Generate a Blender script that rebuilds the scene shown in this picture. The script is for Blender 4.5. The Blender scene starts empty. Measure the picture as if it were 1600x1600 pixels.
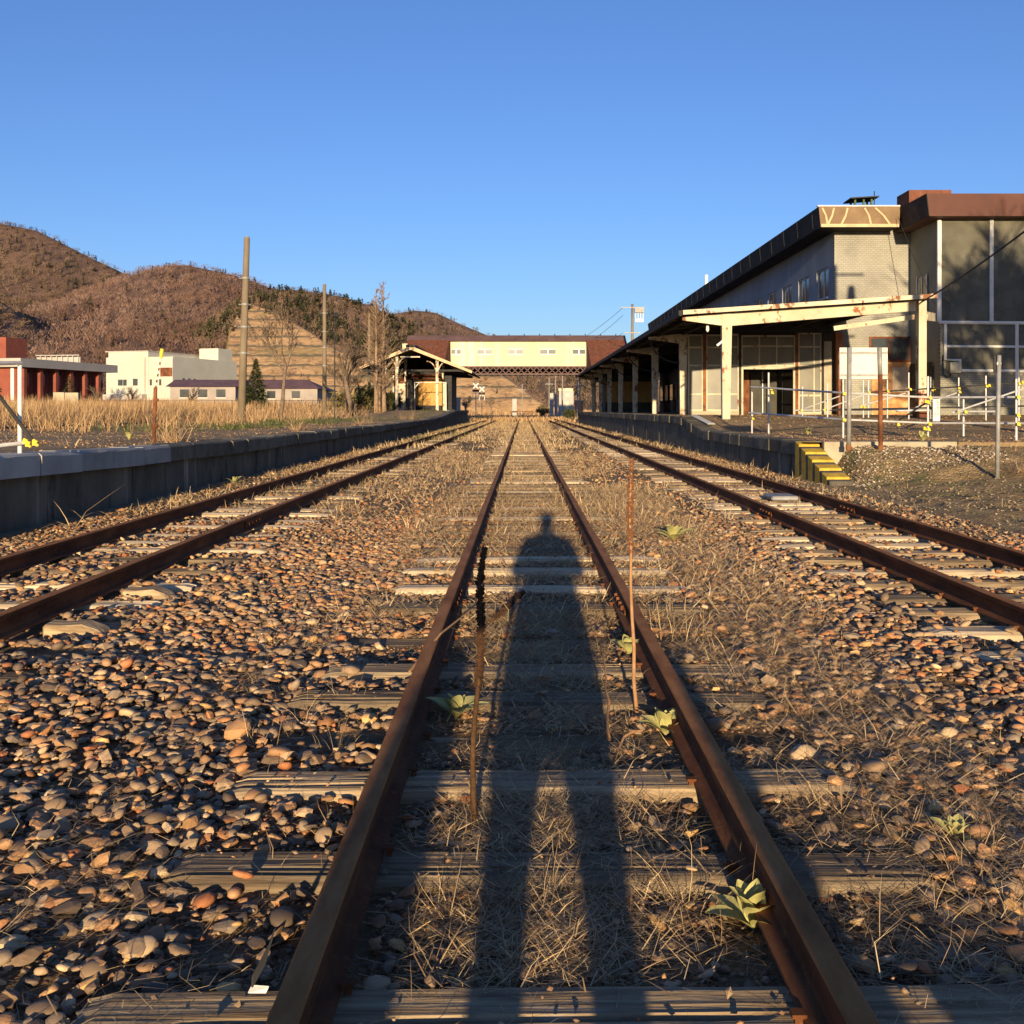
import bpy, bmesh, math, random
import numpy as np
from mathutils import Vector, Matrix
R = math.radians
random.seed(7); rng = np.random.default_rng(11)
SC = bpy.context.scene
COL = SC.collection
# ------------------------------------------------------------------ camera, sky, sun, exposure
CAMZ = 1.33
cd = bpy.data.cameras.new('camera'); cam = bpy.data.objects.new('camera', cd); COL.objects.link(cam)
cam.location = (0, 0, CAMZ); cam.rotation_euler = (R(90), 0, 0)
cd.sensor_width = 36; cd.lens = 36.0; cd.shift_x = -17/1600; cd.shift_y = -160/1600
cd.clip_start = 0.02; cd.clip_end = 6000
SC.camera = cam
SUN_EL, SUN_AZ = R(7.4), R(1.2)          # sun low behind the camera, a touch to its left
W = bpy.data.worlds.new('World'); SC.world = W; W.use_nodes = True
wn = W.node_tree.nodes; wl = W.node_tree.links
sky = wn.new('ShaderNodeTexSky'); sky.sky_type = 'NISHITA'; sky.sun_disc = False
sky.sun_elevation = SUN_EL; sky.sun_rotation = R(180) + SUN_AZ
sky.altitude = 100; sky.air_density = 1.0; sky.dust_density = 0.3; sky.ozone_density = 3.0
bg = wn['Background']
wt = wn.new('ShaderNodeMix'); wt.data_type = 'RGBA'; wt.blend_type = 'MULTIPLY'; wt.inputs[0].default_value = 1.0   # camera white balance: cooler sky
wl.new(sky.outputs[0], wt.inputs[6]); wt.inputs[7].default_value = (.88, .97, 1.36, 1); wl.new(wt.outputs[2], bg.inputs[0]); bg.inputs[1].default_value = 0.091
sd = bpy.data.lights.new('sun', 'SUN'); sd.energy = 5.0; sd.angle = R(0.53); sd.color = (1.0, 0.78, 0.48)
so = bpy.data.objects.new('sun', sd); COL.objects.link(so)
LD = Vector((math.sin(SUN_AZ)*math.cos(SUN_EL), math.cos(SUN_AZ)*math.cos(SUN_EL), -math.sin(SUN_EL)))
so.rotation_euler = LD.to_track_quat('-Z', 'Y').to_euler(); so.location = (-3, -60, 20)
SC.view_settings.view_transform = 'Standard'; SC.view_settings.look = 'None'
SC.view_settings.exposure = 0.74; SC.view_settings.gamma = 1.0
try: SC.view_settings.use_curve_mapping = False
except Exception: pass
SC.cycles.max_bounces = 4; SC.cycles.diffuse_bounces = 2; SC.cycles.glossy_bounces = 2; SC.cycles.transmission_bounces = 2; SC.cycles.transparent_max_bounces = 6

# ------------------------------------------------------------------ helpers
def hsh(ix, iy, s):
    n = (ix.astype(np.int64)*374761393 + iy.astype(np.int64)*668265263 + s*974634777) & 0xffffffff
    n = ((n ^ (n >> 13))*1274126177) & 0xffffffff
    return ((n ^ (n >> 16)) & 0xffff)/65535.0
def vn(x, y, s=0):
    x = np.asarray(x, float); y = np.asarray(y, float)
    x, y = np.broadcast_arrays(x, y)
    ix = np.floor(x); iy = np.floor(y); fx = x-ix; fy = y-iy
    fx = fx*fx*(3-2*fx); fy = fy*fy*(3-2*fy)
    a = hsh(ix, iy, s); b = hsh(ix+1, iy, s); c = hsh(ix, iy+1, s); d = hsh(ix+1, iy+1, s)
    return (a*(1-fx)+b*fx)*(1-fy) + (c*(1-fx)+d*fx)*fy
def fbm(x, y, s=0, o=4):
    t = 0; a = .5; f = 1
    for k in range(o):
        t = t + a*vn(x*f, y*f, s+k*17); a *= .5; f *= 2.03
    return t
def sst(a, b, x):
    t = np.clip((np.asarray(x, float)-a)/(b-a), 0, 1); return t*t*(3-2*t)
def lin(a, b, x): return np.clip((np.asarray(x, float)-a)/(b-a), 0, 1)

def tag(o, label=None, cat=None, group=None, kind=None):
    if label: o['label'] = label
    if cat: o['category'] = cat
    if group: o['group'] = group
    if kind: o['kind'] = kind
    return o
def link(o, parent=None):
    COL.objects.link(o)
    if parent is not None:
        o.parent = parent
        o.matrix_parent_inverse = Matrix.Translation(-Vector(parent.location))
    return o
def thing(name, loc, label, cat, group=None):
    o = bpy.data.objects.new(name, None); o.location = loc; o.empty_display_size = .2
    COL.objects.link(o); return tag(o, label, cat, group)
def copy_tree(o, off, label=None, parent=None):
    c = o.copy(); COL.objects.link(c)
    if parent is None: c.location = Vector(o.location)+Vector(off)
    else: c.parent = parent
    if label: c['label'] = label
    for ch in [x for x in o.children]: copy_tree(ch, off, None, c)
    return c

def npmesh(name, V, F, mat, tint=None, smooth=False, parent=None):
    me = bpy.data.meshes.new(name); V = np.asarray(V, np.float32); F = np.asarray(F, np.int32)
    k = F.shape[1]
    me.vertices.add(len(V)); me.vertices.foreach_set('co', V.ravel())
    me.loops.add(F.size); me.loops.foreach_set('vertex_index', F.ravel())
    me.polygons.add(len(F)); me.polygons.foreach_set('loop_start', np.arange(0, F.size, k, dtype=np.int32))
    if np.ndim(smooth) > 0: me.polygons.foreach_set('use_smooth', np.asarray(smooth, bool))
    else: me.polygons.foreach_set('use_smooth', np.full(len(F), bool(smooth)))
    me.update(calc_edges=True)
    if tint is not None:
        a = me.color_attributes.new('tint', 'FLOAT_COLOR', 'POINT')
        c = np.ones((len(V), 4), np.float32); c[:, :3] = tint; a.data.foreach_set('color', c.ravel())
    if mat: me.materials.append(mat)
    o = bpy.data.objects.new(name, me); return link(o, parent)

class MB:
    def __init__(s): s.v = []; s.f = []
    def add(s, vs, fs):
        b = len(s.v); s.v += [tuple(p) for p in vs]; s.f += [tuple(i+b for i in f) for f in fs]; return s
    def box(s, x0, x1, y0, y1, z0, z1):
        return s.add([(x0,y0,z0),(x1,y0,z0),(x1,y1,z0),(x0,y1,z0),(x0,y0,z1),(x1,y0,z1),(x1,y1,z1),(x0,y1,z1)],
                     [(0,3,2,1),(4,5,6,7),(0,1,5,4),(1,2,6,5),(2,3,7,6),(3,0,4,7)])
    def prism(s, poly, vec):
        n = len(poly); q = [tuple(Vector(p)+Vector(vec)) for p in poly]
        fs = [tuple(range(n)), tuple(range(2*n-1, n-1, -1))] + [(i, i+n, (i+1) % n+n, (i+1) % n) for i in range(n)]
        return s.add(list(poly)+q, fs)
    def bar(s, a, b, w, h, up=(0,0,1)):
        a = Vector(a); b = Vector(b); t = (b-a).normalized(); u = Vector(up)
        sx = t.cross(u)
        if sx.length < 1e-4: sx = t.cross(Vector((0,1,0)))
        sx.normalize(); uy = sx.cross(t).normalized()
        c = [a+sx*(i*w/2)+uy*(j*h/2) for i, j in ((-1,-1),(1,-1),(1,1),(-1,1))]
        return s.prism([tuple(p) for p in c], tuple(b-a))
    def tube(s, pts, rad, n=8, cap=True):
        pts = [Vector(p) for p in pts]
        if not hasattr(rad, '__len__'): rad = [rad]*len(pts)
        vs = []; fs = []
        u = None
        for i, p in enumerate(pts):
            t = (pts[min(i+1, len(pts)-1)]-pts[max(i-1, 0)]).normalized()
            if u is None:
                u = t.cross(Vector((0,0,1)));
                if u.length < .05: u = t.cross(Vector((1,0,0)))
            u = (u - t*u.dot(t)).normalized(); w = t.cross(u)
            for k in range(n):
                a = 2*math.pi*k/n; vs.append(tuple(p+(u*math.cos(a)+w*math.sin(a))*rad[i]))
        for i in range(len(pts)-1):
            for k in range(n):
                k2 = (k+1) % n; fs.append((i*n+k, i*n+k2, (i+1)*n+k2, (i+1)*n+k))
        if cap: fs.append(tuple(range(n-1, -1, -1))); fs.append(tuple(range((len(pts)-1)*n, len(pts)*n)))
        return s.add(vs, fs)
    def ball(s, c, r, sq=(1,1,1), n=8):
        c = Vector(c); pts = []; m = n//2
        vs = [tuple(c-Vector((0,0,r*sq[2])))]; fs = []
        for i in range(1, m):
            a = math.pi*i/m
            for k in range(n):
                b = 2*math.pi*k/n
                vs.append((c.x+r*sq[0]*math.sin(a)*math.cos(b), c.y+r*sq[1]*math.sin(a)*math.sin(b), c.z-r*sq[2]*math.cos(a)))
        vs.append(tuple(c+Vector((0,0,r*sq[2])))); L = len(vs)-1
        for k in range(n):
            k2 = (k+1) % n; fs.append((0, 1+k2, 1+k))
            for i in range(m-2): fs.append((1+i*n+k, 1+i*n+k2, 1+(i+1)*n+k2, 1+(i+1)*n+k))
            fs.append((L, 1+(m-2)*n+k, 1+(m-2)*n+k2))
        return s.add(vs, fs)
    def rot(s, ang, pivot):
        c, sn = math.cos(ang), math.sin(ang); px, py = pivot
        s.v = [(px+(x-px)*c-(y-py)*sn, py+(x-px)*sn+(y-py)*c, z) for x, y, z in s.v]; return s
    def build(s, name, mat, parent=None, smooth=False, bevel=0):
        me = bpy.data.meshes.new(name); me.from_pydata(s.v, [], s.f)
        if smooth: me.polygons.foreach_set('use_smooth', [True]*len(me.polygons))
        if mat: me.materials.append(mat)
        bm = bmesh.new(); bm.from_mesh(me); bmesh.ops.recalc_face_normals(bm, faces=bm.faces); bm.to_mesh(me); bm.free()
        o = link(bpy.data.objects.new(name, me), parent)
        if bevel:
            m = o.modifiers.new('bevel', 'BEVEL'); m.width = bevel; m.segments = 1; m.limit_method = 'ANGLE'
        return o
def B(*a): return MB().box(*a)

# ------------------------------------------------------------------ materials
MATS = {}
def nt(name):
    m = bpy.data.materials.new(name); m.use_nodes = True; MATS[name] = m
    n = m.node_tree.nodes; return m, n, m.node_tree.links, n['Principled BSDF']
def ramp(n, cols):
    r = n.new('ShaderNodeValToRGB'); e = r.color_ramp.elements
    while len(e) < len(cols): e.new(.5)
    for k, (p, c) in enumerate(cols): e[k].position = p; e[k].color = (*c, 1)
    return r
def mapping(n, l, scale, stretch=(1,1,1), rnd=False):
    tc = n.new('ShaderNodeTexCoord'); mp = n.new('ShaderNodeMapping'); l.new(tc.outputs['Object'], mp.inputs[0])
    mp.inputs['Scale'].default_value = [scale*k for k in stretch]
    if rnd:
        oi = n.new('ShaderNodeObjectInfo'); mu = n.new('ShaderNodeVectorMath'); mu.operation = 'SCALE'
        cx = n.new('ShaderNodeCombineXYZ'); l.new(oi.outputs['Random'], cx.inputs[0]); l.new(oi.outputs['Random'], cx.inputs[1])
        l.new(cx.outputs[0], mu.inputs[0]); mu.inputs['Scale'].default_value = 60; l.new(mu.outputs[0], mp.inputs['Location'])
    return mp
def mixc(n, l, fac, a, b, mode='MIX'):
    m = n.new('ShaderNodeMix'); m.data_type = 'RGBA'; m.blend_type = mode
    if isinstance(fac, (int, float)): m.inputs[0].default_value = fac
    else: l.new(fac, m.inputs[0])
    for sck, v in ((m.inputs[6], a), (m.inputs[7], b)):
        if isinstance(v, tuple): sck.default_value = (*v, 1)
        else: l.new(v, sck)
    return m.outputs[2]
def PM(name, cols, scale=4, rough=.85, bump=0, bscale=None, stretch=(1,1,1), metal=0, spec=.25, attr=False,
       detail=7, rnd=False, patch=(), rvar=0, bdist=.02, trans=0):
    m, n, l, bs = nt(name)
    mp = mapping(n, l, scale, stretch, rnd)
    nz = n.new('ShaderNodeTexNoise'); nz.inputs['Scale'].default_value = 1; nz.inputs['Detail'].default_value = detail
    nz.inputs['Roughness'].default_value = .65
    l.new(mp.outputs[0], nz.inputs[0])
    r = ramp(n, cols); l.new(nz.outputs[0], r.inputs[0]); c = r.outputs[0]
    for (pc, ps, lo, hi, *st) in patch:
        mp2 = mapping(n, l, ps, st[0] if st else (1,1,1), rnd)
        n2 = n.new('ShaderNodeTexNoise'); n2.inputs['Scale'].default_value = 1; n2.inputs['Detail'].default_value = 8
        n2.inputs['Roughness'].default_value = .7; l.new(mp2.outputs[0], n2.inputs[0])
        rr = ramp(n, [(lo, (0,0,0)), (hi, (1,1,1))]); l.new(n2.outputs[0], rr.inputs[0])
        c = mixc(n, l, rr.outputs[0], c, pc)
    if attr:
        at = n.new('ShaderNodeAttribute'); at.attribute_name = 'tint'; c = mixc(n, l, 1.0, c, at.outputs[0], 'MULTIPLY')
    if rvar:
        oi = n.new('ShaderNodeObjectInfo'); rv = ramp(n, [(0, (1-rvar,)*3), (1, (1+rvar*.6,)*3)]); l.new(oi.outputs['Random'], rv.inputs[0])
        c = mixc(n, l, 1.0, c, rv.outputs[0], 'MULTIPLY')
    l.new(c, bs.inputs['Base Color']); bs.inputs['Roughness'].default_value = rough; bs.inputs['Metallic'].default_value = metal
    bs.inputs['Specular IOR Level'].default_value = spec
    if bump:
        b = n.new('ShaderNodeBump'); b.inputs['Strength'].default_value = bump; b.inputs['Distance'].default_value = bdist
        mp3 = mapping(n, l, bscale or scale*3, stretch, rnd); n3 = n.new('ShaderNodeTexNoise'); n3.inputs['Scale'].default_value = 1; n3.inputs['Detail'].default_value = 8
        l.new(mp3.outputs[0], n3.inputs[0]); l.new(n3.outputs[0], b.inputs['Height']); l.new(b.outputs[0], bs.inputs['Normal'])
    if trans:
        tr = n.new('ShaderNodeBsdfTranslucent'); l.new(c, tr.inputs[0]); mx = n.new('ShaderNodeMixShader'); mx.inputs[0].default_value = trans
        l.new(bs.outputs[0], mx.inputs[1]); l.new(tr.outputs[0], mx.inputs[2]); l.new(mx.outputs[0], n['Material Output'].inputs[0])
    return m
def g(v, k=1): return (v*k, v*k, v*k)
rail_m = PM('rail_rust', [(.25,(.055,.02,.009)),(.5,(.13,.046,.017)),(.75,(.23,.09,.033))], 9, .9, .5, 60, stretch=(1,.25,1), bdist=.004, patch=(((.25,.11,.045),30,.55,.75),))
railtop_lit_m = PM('rail_head_lit_rust', [(.3,(.2,.08,.03)),(.5,(.34,.145,.055)),(.75,(.46,.22,.095))], 10, .8, .6, 80, stretch=(1,.3,1), spec=.12, bdist=.004)  # rust, brightened in colour to stand for sunlight on the rail tops
WOODC = [(.25,(.08,.056,.038)),(.42,(.24,.175,.12)),(.6,(.4,.31,.22)),(.8,(.55,.45,.34))]
wood_m = PM('sleeper_wood', WOODC, 14, .9, .9, 26, stretch=(.12,2.4,1.2), rnd=True, rvar=.45, bdist=.012, patch=(((.13,.09,.06),5,.5,.72,(.3,1,1)), ((.5,.43,.35),3,.6,.75,(.25,2,1))))
wood2_m = PM('pale_sleeper_wood', [(.25,(.26,.19,.13)),(.5,(.58,.47,.36)),(.8,(.74,.64,.52))], 14, .9, .7, 26, stretch=(.12,2.4,1.2), rnd=True, rvar=.2, bdist=.008)
stone_m = PM('river_stone', [(.3,g(.72)),(.5,g(1.0)),(.75,g(1.28))], 45, .7, .35, 160, attr=True, spec=.3, rnd=True, bdist=.004)
soil_m = PM('ballast_soil', [(.3,(.12,.078,.047)),(.5,(.23,.155,.092)),(.7,(.35,.25,.15))], 2.2, .95, 1.0, 30, bdist=.1,
            patch=(((.3,.22,.135),.35,.5,.7), ((.06,.042,.028),9,.58,.72)))
bank_m = PM('bank_soil', [(.3,(.21,.145,.082)),(.5,(.35,.25,.145)),(.7,(.48,.36,.215))], 2.0, .95, 1.0, 22, bdist=.12,
            patch=(((.13,.14,.05),.8,.52,.68),))
hay_m = PM('dry_grass', [(.3,g(.75)),(.7,g(1.2))], 3, .8, 0, attr=True, trans=.22)
leaf_m = PM('mullein_leaf', [(.3,(.4,.37,.13)),(.6,(.54,.5,.2)),(.8,(.63,.58,.27))], 14, .8, .3, 120, trans=.2, bdist=.003)
weed_m = PM('weed', [(.3,g(.7)),(.7,g(1.2))], 3, .8, 0, attr=True, trans=.25)
stalk_m = PM('dry_stalk', [(.3,(.035,.018,.008)),(.6,(.09,.045,.02)),(.8,(.16,.085,.04))], 40, .9, .3, 100)
seed_m = PM('seed_head', [(.3,(.03,.015,.008)),(.6,(.085,.04,.02)),(.85,(.17,.08,.04))], 60, .95, .3, 100)
seed2_m = PM('red_seed_head', [(.3,(.12,.045,.02)),(.6,(.24,.1,.045)),(.85,(.36,.17,.08))], 60, .95, .3, 100)
conc_dark = PM('dark_concrete', [(.3,(.08,.072,.062)),(.55,(.16,.145,.122)),(.8,(.26,.235,.2))], 1.2, .95, .5, 25, stretch=(1,1,.5),
               patch=(((.5,.43,.33),1.5,.58,.74,(1,1.6,.1)), ((.045,.038,.03),2.2,.54,.66,(1,1,.25))))
coping_d = PM('dark_coping', [(.3,(.1,.09,.075)),(.6,(.19,.17,.14)),(.85,(.31,.275,.225))], 2.5, .95, .5, 30, rvar=.35)
coping_l = PM('pale_coping', [(.3,(.34,.33,.32)),(.6,(.48,.465,.45)),(.85,(.58,.56,.53))], 1.6, .9, .35, 30, rvar=.2)
conc_l = PM('pale_concrete', [(.3,(.28,.255,.215)),(.6,(.42,.38,.32)),(.85,(.54,.5,.43))], 1.8, .9, .35, 20)
asph_m = PM('worn_asphalt', [(.3,(.25,.175,.11)),(.55,(.4,.29,.185)),(.8,(.54,.41,.27))], .7, .95, 1.0, 36, bdist=.1,
            patch=(((.17,.16,.07),.5,.58,.7), ((.07,.055,.042),2.5,.62,.68,(1,.15,1))))
yel_m = PM('yellow_paint', [(.3,(.4,.24,.03)),(.6,(.62,.4,.05)),(.85,(.7,.5,.1))], 6, .8, .4, 40, patch=(((.16,.13,.1),9,.6,.7),))
blk_m = PM('black_paint', [(.3,(.06,.052,.042)),(.7,(.13,.112,.09))], 6, .9, .4, 40)
cream_m = PM('cream_paint_rusting', [(.3,(.42,.36,.25)),(.6,(.51,.46,.33)),(.85,(.56,.51,.39))], 1.6, .7, .3, 30,
             patch=(((.27,.085,.03),2.6,.585,.62,(1,1,.6)), ((.1,.04,.02),5,.66,.7)))
creamh_m = PM('cream_paint_flaking', [(.3,(.46,.38,.26)),(.6,(.6,.52,.39)),(.85,(.66,.59,.46))], 1.6, .7, .3, 30,
             patch=(((.2,.08,.036),2.4,.54,.59,(1,1,.7)), ((.07,.03,.018),5,.62,.66)))
creamb_m = PM('cream_sheet', [(.3,(.48,.43,.28)),(.6,(.54,.485,.33)),(.85,(.57,.51,.37))], .35, .6, .1, 6, stretch=(1,1,.3),
             patch=(((.76,.6,.42),.22,.55,.56,(1,.1,.01)),))
rust_m = PM('rust_metal', [(.3,(.055,.018,.01)),(.5,(.17,.06,.026)),(.75,(.33,.14,.06))], 1.6, .9, .5, 20, patch=(((.06,.04,.035),2.5,.55,.65),))
rustsheet_m = PM('rusted_sheet', [(.3,(.1,.035,.02)),(.5,(.2,.07,.035)),(.75,(.3,.12,.06))], .9, .85, .2, 10, stretch=(3,3,.5), patch=(((.14,.1,.09),.6,.56,.66,(4,1,.4)),))
brroof_m = PM('brown_sheet_roof', [(.3,(.1,.06,.055)),(.6,(.16,.095,.085)),(.85,(.22,.14,.12))], .6, .7, .2, 6)
orange_m = PM('orange_rust_post', [(.3,(.28,.1,.045)),(.6,(.46,.19,.085)),(.85,(.56,.27,.14))], 2, .85, .2, 20)
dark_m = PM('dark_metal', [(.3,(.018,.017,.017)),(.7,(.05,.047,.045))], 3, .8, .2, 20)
darkfascia_m = PM('dark_fascia', [(.3,(.02,.018,.017)),(.55,(.045,.038,.034)),(.8,(.1,.075,.06))], .9, .85, .4, 8, patch=(((.15,.12,.1),1.3,.66,.72),))
bluewall_m = PM('blue_grey_render', [(.3,(.22,.235,.27)),(.6,(.29,.31,.345)),(.85,(.35,.36,.385))], .6, .9, .2, 12, stretch=(1,1,.5))
olivewall_m = PM('olive_render', [(.3,(.2,.195,.15)),(.6,(.27,.26,.2)),(.85,(.33,.31,.24))], .6, .9, .2, 12)
tanfascia_m = PM('tan_fascia', [(.3,(.16,.105,.06)),(.6,(.23,.155,.09)),(.85,(.3,.21,.13))], 1.2, .85, .3, 12)
tanpeel_m = PM('peeled_tan', [(.3,(.5,.34,.2)),(.7,(.66,.48,.3))], 3, .9, .3, 12)
redfascia_m = PM('maroon_fascia', [(.3,(.085,.036,.028)),(.6,(.12,.05,.038)),(.85,(.15,.068,.052))], .5, .65, .1, 8)
gal_m = PM('galvanised_pipe', [(.3,(.42,.41,.4)),(.6,(.6,.58,.55)),(.85,(.72,.7,.66))], 6, .5, .1, 30, metal=.25, spec=.5)
galg_m = PM('grey_post', [(.3,(.2,.195,.185)),(.6,(.31,.3,.29)),(.85,(.42,.4,.38))], 5, .6, .2, 30, metal=.2)
clamp_m = PM('yellow_clamp', [(.3,(.62,.42,.03)),(.7,(.78,.6,.06))], 10, .5, .1, 30)
whitep_m = PM('white_paint', [(.3,(.66,.63,.56)),(.7,(.8,.77,.7))], 2, .6, .1, 20)
board_m = PM('board_back', [(.3,(.58,.54,.43)),(.7,(.68,.64,.53))], 1.2, .5, .1, 20)
poleconc_m = PM('pole_concrete', [(.3,(.14,.105,.07)),(.6,(.22,.175,.12)),(.85,(.31,.25,.18))], 1.2, .9, .3, 20, stretch=(1,1,.4), patch=(((.62,.56,.44),1.1,.68,.72),))
bark_m = PM('bark', [(.3,(.1,.07,.05)),(.6,(.2,.145,.1)),(.85,(.32,.25,.18))], 5, .95, .5, 20)
bark2_m = PM('larch_bark', [(.3,(.16,.105,.065)),(.6,(.3,.2,.125)),(.85,(.42,.3,.2))], 5, .95, .5, 20)
forest_m = PM('forest_wood', [(.3,g(.75)),(.7,g(1.2))], .05, .95, 0, attr=True, trans=.15)
hill_m = PM('hill_floor', [(.3,(.12,.07,.048)),(.6,(.19,.115,.08)),(.85,(.26,.17,.12))], .03, .95, .6, .6, bdist=2)
terr_m = PM('dry_terrace', [(.3,(.3,.18,.09)),(.6,(.43,.275,.145)),(.85,(.52,.36,.21))], .06, .95, .6, .5, bdist=1.5, patch=(((.2,.16,.075),.05,.52,.66), ((.2,.12,.075),.25,.56,.7,(1,1,2))))
redb_m = PM('red_brick_wall', [(.3,(.19,.055,.036)),(.6,(.26,.075,.048)),(.85,(.31,.1,.064))], .8, .85, .15, 12)
white_m = PM('cream_white_wall', [(.3,(.47,.44,.36)),(.6,(.54,.51,.42)),(.85,(.58,.55,.47))], .4, .8, .1, 8)
greyw_m = PM('grey_white_wall', [(.3,(.34,.31,.28)),(.7,(.44,.41,.37))], .4, .85, .1, 8)
purp_m = PM('plum_roof', [(.3,(.1,.055,.06)),(.7,(.17,.1,.105))], .8, .7, .1, 8)
och_m = PM('ochre_boards', [(.3,(.36,.2,.06)),(.6,(.52,.31,.1)),(.85,(.6,.4,.16))], 1.2, .85, .2, 12, stretch=(2,2,.5))
ply_m = PM('plywood', [(.3,(.5,.38,.26)),(.6,(.64,.51,.37)),(.85,(.7,.59,.45))], 1.5, .8, .2, 15, stretch=(3,3,.4), patch=(((.3,.11,.045),2.2,.62,.7),))
rustdoor_m = PM('rusted_door', [(.3,(.3,.11,.045)),(.5,(.5,.25,.1)),(.75,(.66,.47,.27))], 3, .85, .3, 20)
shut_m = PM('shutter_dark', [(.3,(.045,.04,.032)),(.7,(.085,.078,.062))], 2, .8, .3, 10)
green_m = PM('green_vent', [(.3,(.05,.075,.035)),(.7,(.1,.13,.06))], 3, .8)
brickbox_m = PM('brick_red_box', [(.3,(.11,.042,.026)),(.6,(.19,.075,.042)),(.85,(.3,.15,.09))], 2, .9, .3, 12)
wire_m = PM('black_cable', [(.3,g(.012)),(.7,g(.03))], 3, .6)
redp_m = PM('red_print', [(.3,(.45,.03,.025)),(.7,(.55,.06,.05))], 3, .7)
cloth_m = PM('dark_cloth', [(.3,g(.02)),(.7,g(.05))], 6, .9)
skin_m = PM('skin', [(.3,(.45,.28,.2)),(.7,(.5,.33,.24))], 6, .6)
def glass(name, col, mixf, rough=.2, spec=.5):
    m, n, l, bs = nt(name); bs.inputs['Roughness'].default_value = rough; bs.inputs['Specular IOR Level'].default_value = spec
    mp = mapping(n, l, 1.4, (1,1,1), True); nz = n.new('ShaderNodeTexNoise'); nz.inputs['Scale'].default_value = 1; nz.inputs['Detail'].default_value = 5; l.new(mp.outputs[0], nz.inputs[0])
    r = ramp(n, [(.3, tuple(k*.75 for k in col)), (.7, tuple(k*1.25 for k in col))]); l.new(nz.outputs[0], r.inputs[0]); l.new(r.outputs[0], bs.inputs['Base Color'])
    if mixf:
        t = n.new('ShaderNodeBsdfTransparent'); mx = n.new('ShaderNodeMixShader'); mx.inputs[0].default_value = mixf
        l.new(bs.outputs[0], mx.inputs[1]); l.new(t.outputs[0], mx.inputs[2]); l.new(mx.outputs[0], n['Material Output'].inputs[0])
    return m
dusty_m = glass('dusty_glass', (.17,.155,.115), .25, .35)
win_m = glass('window_glass', (.05,.055,.06), 0, .08, .6)
def brick(name, c1, c2, mor, bw, bh, axis, stain=None):
    m, n, l, bs = nt(name); tc = n.new('ShaderNodeTexCoord'); sp = n.new('ShaderNodeSeparateXYZ'); cb = n.new('ShaderNodeCombineXYZ')
    l.new(tc.outputs['Object'], sp.inputs[0]); l.new(sp.outputs[axis], cb.inputs[0]); l.new(sp.outputs[2], cb.inputs[1])
    br = n.new('ShaderNodeTexBrick'); l.new(cb.outputs[0], br.inputs[0]); br.inputs['Scale'].default_value = 1
    br.inputs['Brick Width'].default_value = bw; br.inputs['Row Height'].default_value = bh; br.inputs['Mortar Size'].default_value = .011
    br.inputs['Color1'].default_value = (*c1,1); br.inputs['Color2'].default_value = (*c2,1); br.inputs['Mortar'].default_value = (*mor,1)
    c = br.outputs[0]
    nz = n.new('ShaderNodeTexNoise'); nz.inputs['Scale'].default_value = .7; nz.inputs['Detail'].default_value = 8; l.new(tc.outputs['Object'], nz.inputs[0])
    r = ramp(n, [(.25,g(.62)),(.5,g(.95)),(.75,g(1.18))]); l.new(nz.outputs[0], r.inputs[0]); c = mixc(n, l, 1.0, c, r.outputs[0], 'MULTIPLY')
    l.new(c, bs.inputs['Base Color']); bs.inputs['Roughness'].default_value = .6
    b = n.new('ShaderNodeBump'); b.inputs['Strength'].default_value = .6; b.inputs['Distance'].default_value = .01; b.invert = True
    l.new(br.outputs['Fac'], b.inputs['Height']); l.new(b.outputs[0], bs.inputs['Normal'])
    return m
def warm(m, k):       # cuts blue from base colours so shade under the blue sky stays neutral
    for nd in m.node_tree.nodes:
        if nd.type == 'VALTORGB':
            e0 = [tuple(e.color) for e in nd.color_ramp.elements]
            if all(abs(c[0]-c[2]) < 1e-4 for c in e0): continue
            for e in nd.color_ramp.elements: c = e.color; e.color = (c[0], c[1]*(1-(1-k)*.25), c[2]*k, 1)
for m_ in (wood_m, wood2_m, soil_m, bank_m, asph_m, conc_dark, coping_d, conc_l, railtop_lit_m): warm(m_, .8)
warm(coping_l, .88)
mesh_m = glass('dark_mesh', (.16,.15,.115), .3, .9, .1)
tile_m = brick('grey_tile_wall', (.31,.295,.245), (.275,.26,.215), (.2,.185,.15), .2, .085, 0)
tile2_m = brick('olive_tile_wall', (.26,.24,.18), (.22,.205,.155), (.15,.135,.1), .2, .085, 0)
# ------------------------------------------------------------------ terrain and platforms
def grid(name, xs, ys, zf, mat, parent=None, smooth=True):
    X, Y = np.meshgrid(np.asarray(xs, float), np.asarray(ys, float)); Z = zf(X, Y)
    nx, ny = X.shape[1], X.shape[0]; V = np.stack([X.ravel(), Y.ravel(), Z.ravel()], 1)
    i, j = np.meshgrid(np.arange(nx-1), np.arange(ny-1)); a = (j*nx+i).ravel()
    return npmesh(name, V, np.stack([a, a+1, a+1+nx, a+nx], 1), mat, smooth=smooth, parent=parent)
def seg(*parts):
    out = []
    for a, b, n in parts: out += list(np.linspace(a, b, n, endpoint=False))
    return out+[parts[-1][1]]
def ground_z(X, Y):
    near = sst(-4, 0, Y)*(1-sst(30, 60, Y))*(1-sst(5.4, 6.5, np.abs(X)))
    h = -.045 + near*((fbm(X*1.3, Y*1.3, 3)-.5)*.05 + (fbm(X*6, Y*6, 5)-.5)*.035)
    h = h + np.where(np.abs(X-1.9) < .7, .015, 0)
    return h - .25*sst(6, 9, np.abs(X))
ground = grid('ground', seg((-3000,-60,6),(-60,-7,8),(-7,7,120),(7,60,8),(60,3000,6)), seg((-300,-6,5),(-6,14,170),(14,32,70),(32,120,30),(120,4000,12)), ground_z, soil_m)
tag(ground, kind='structure')

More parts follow.
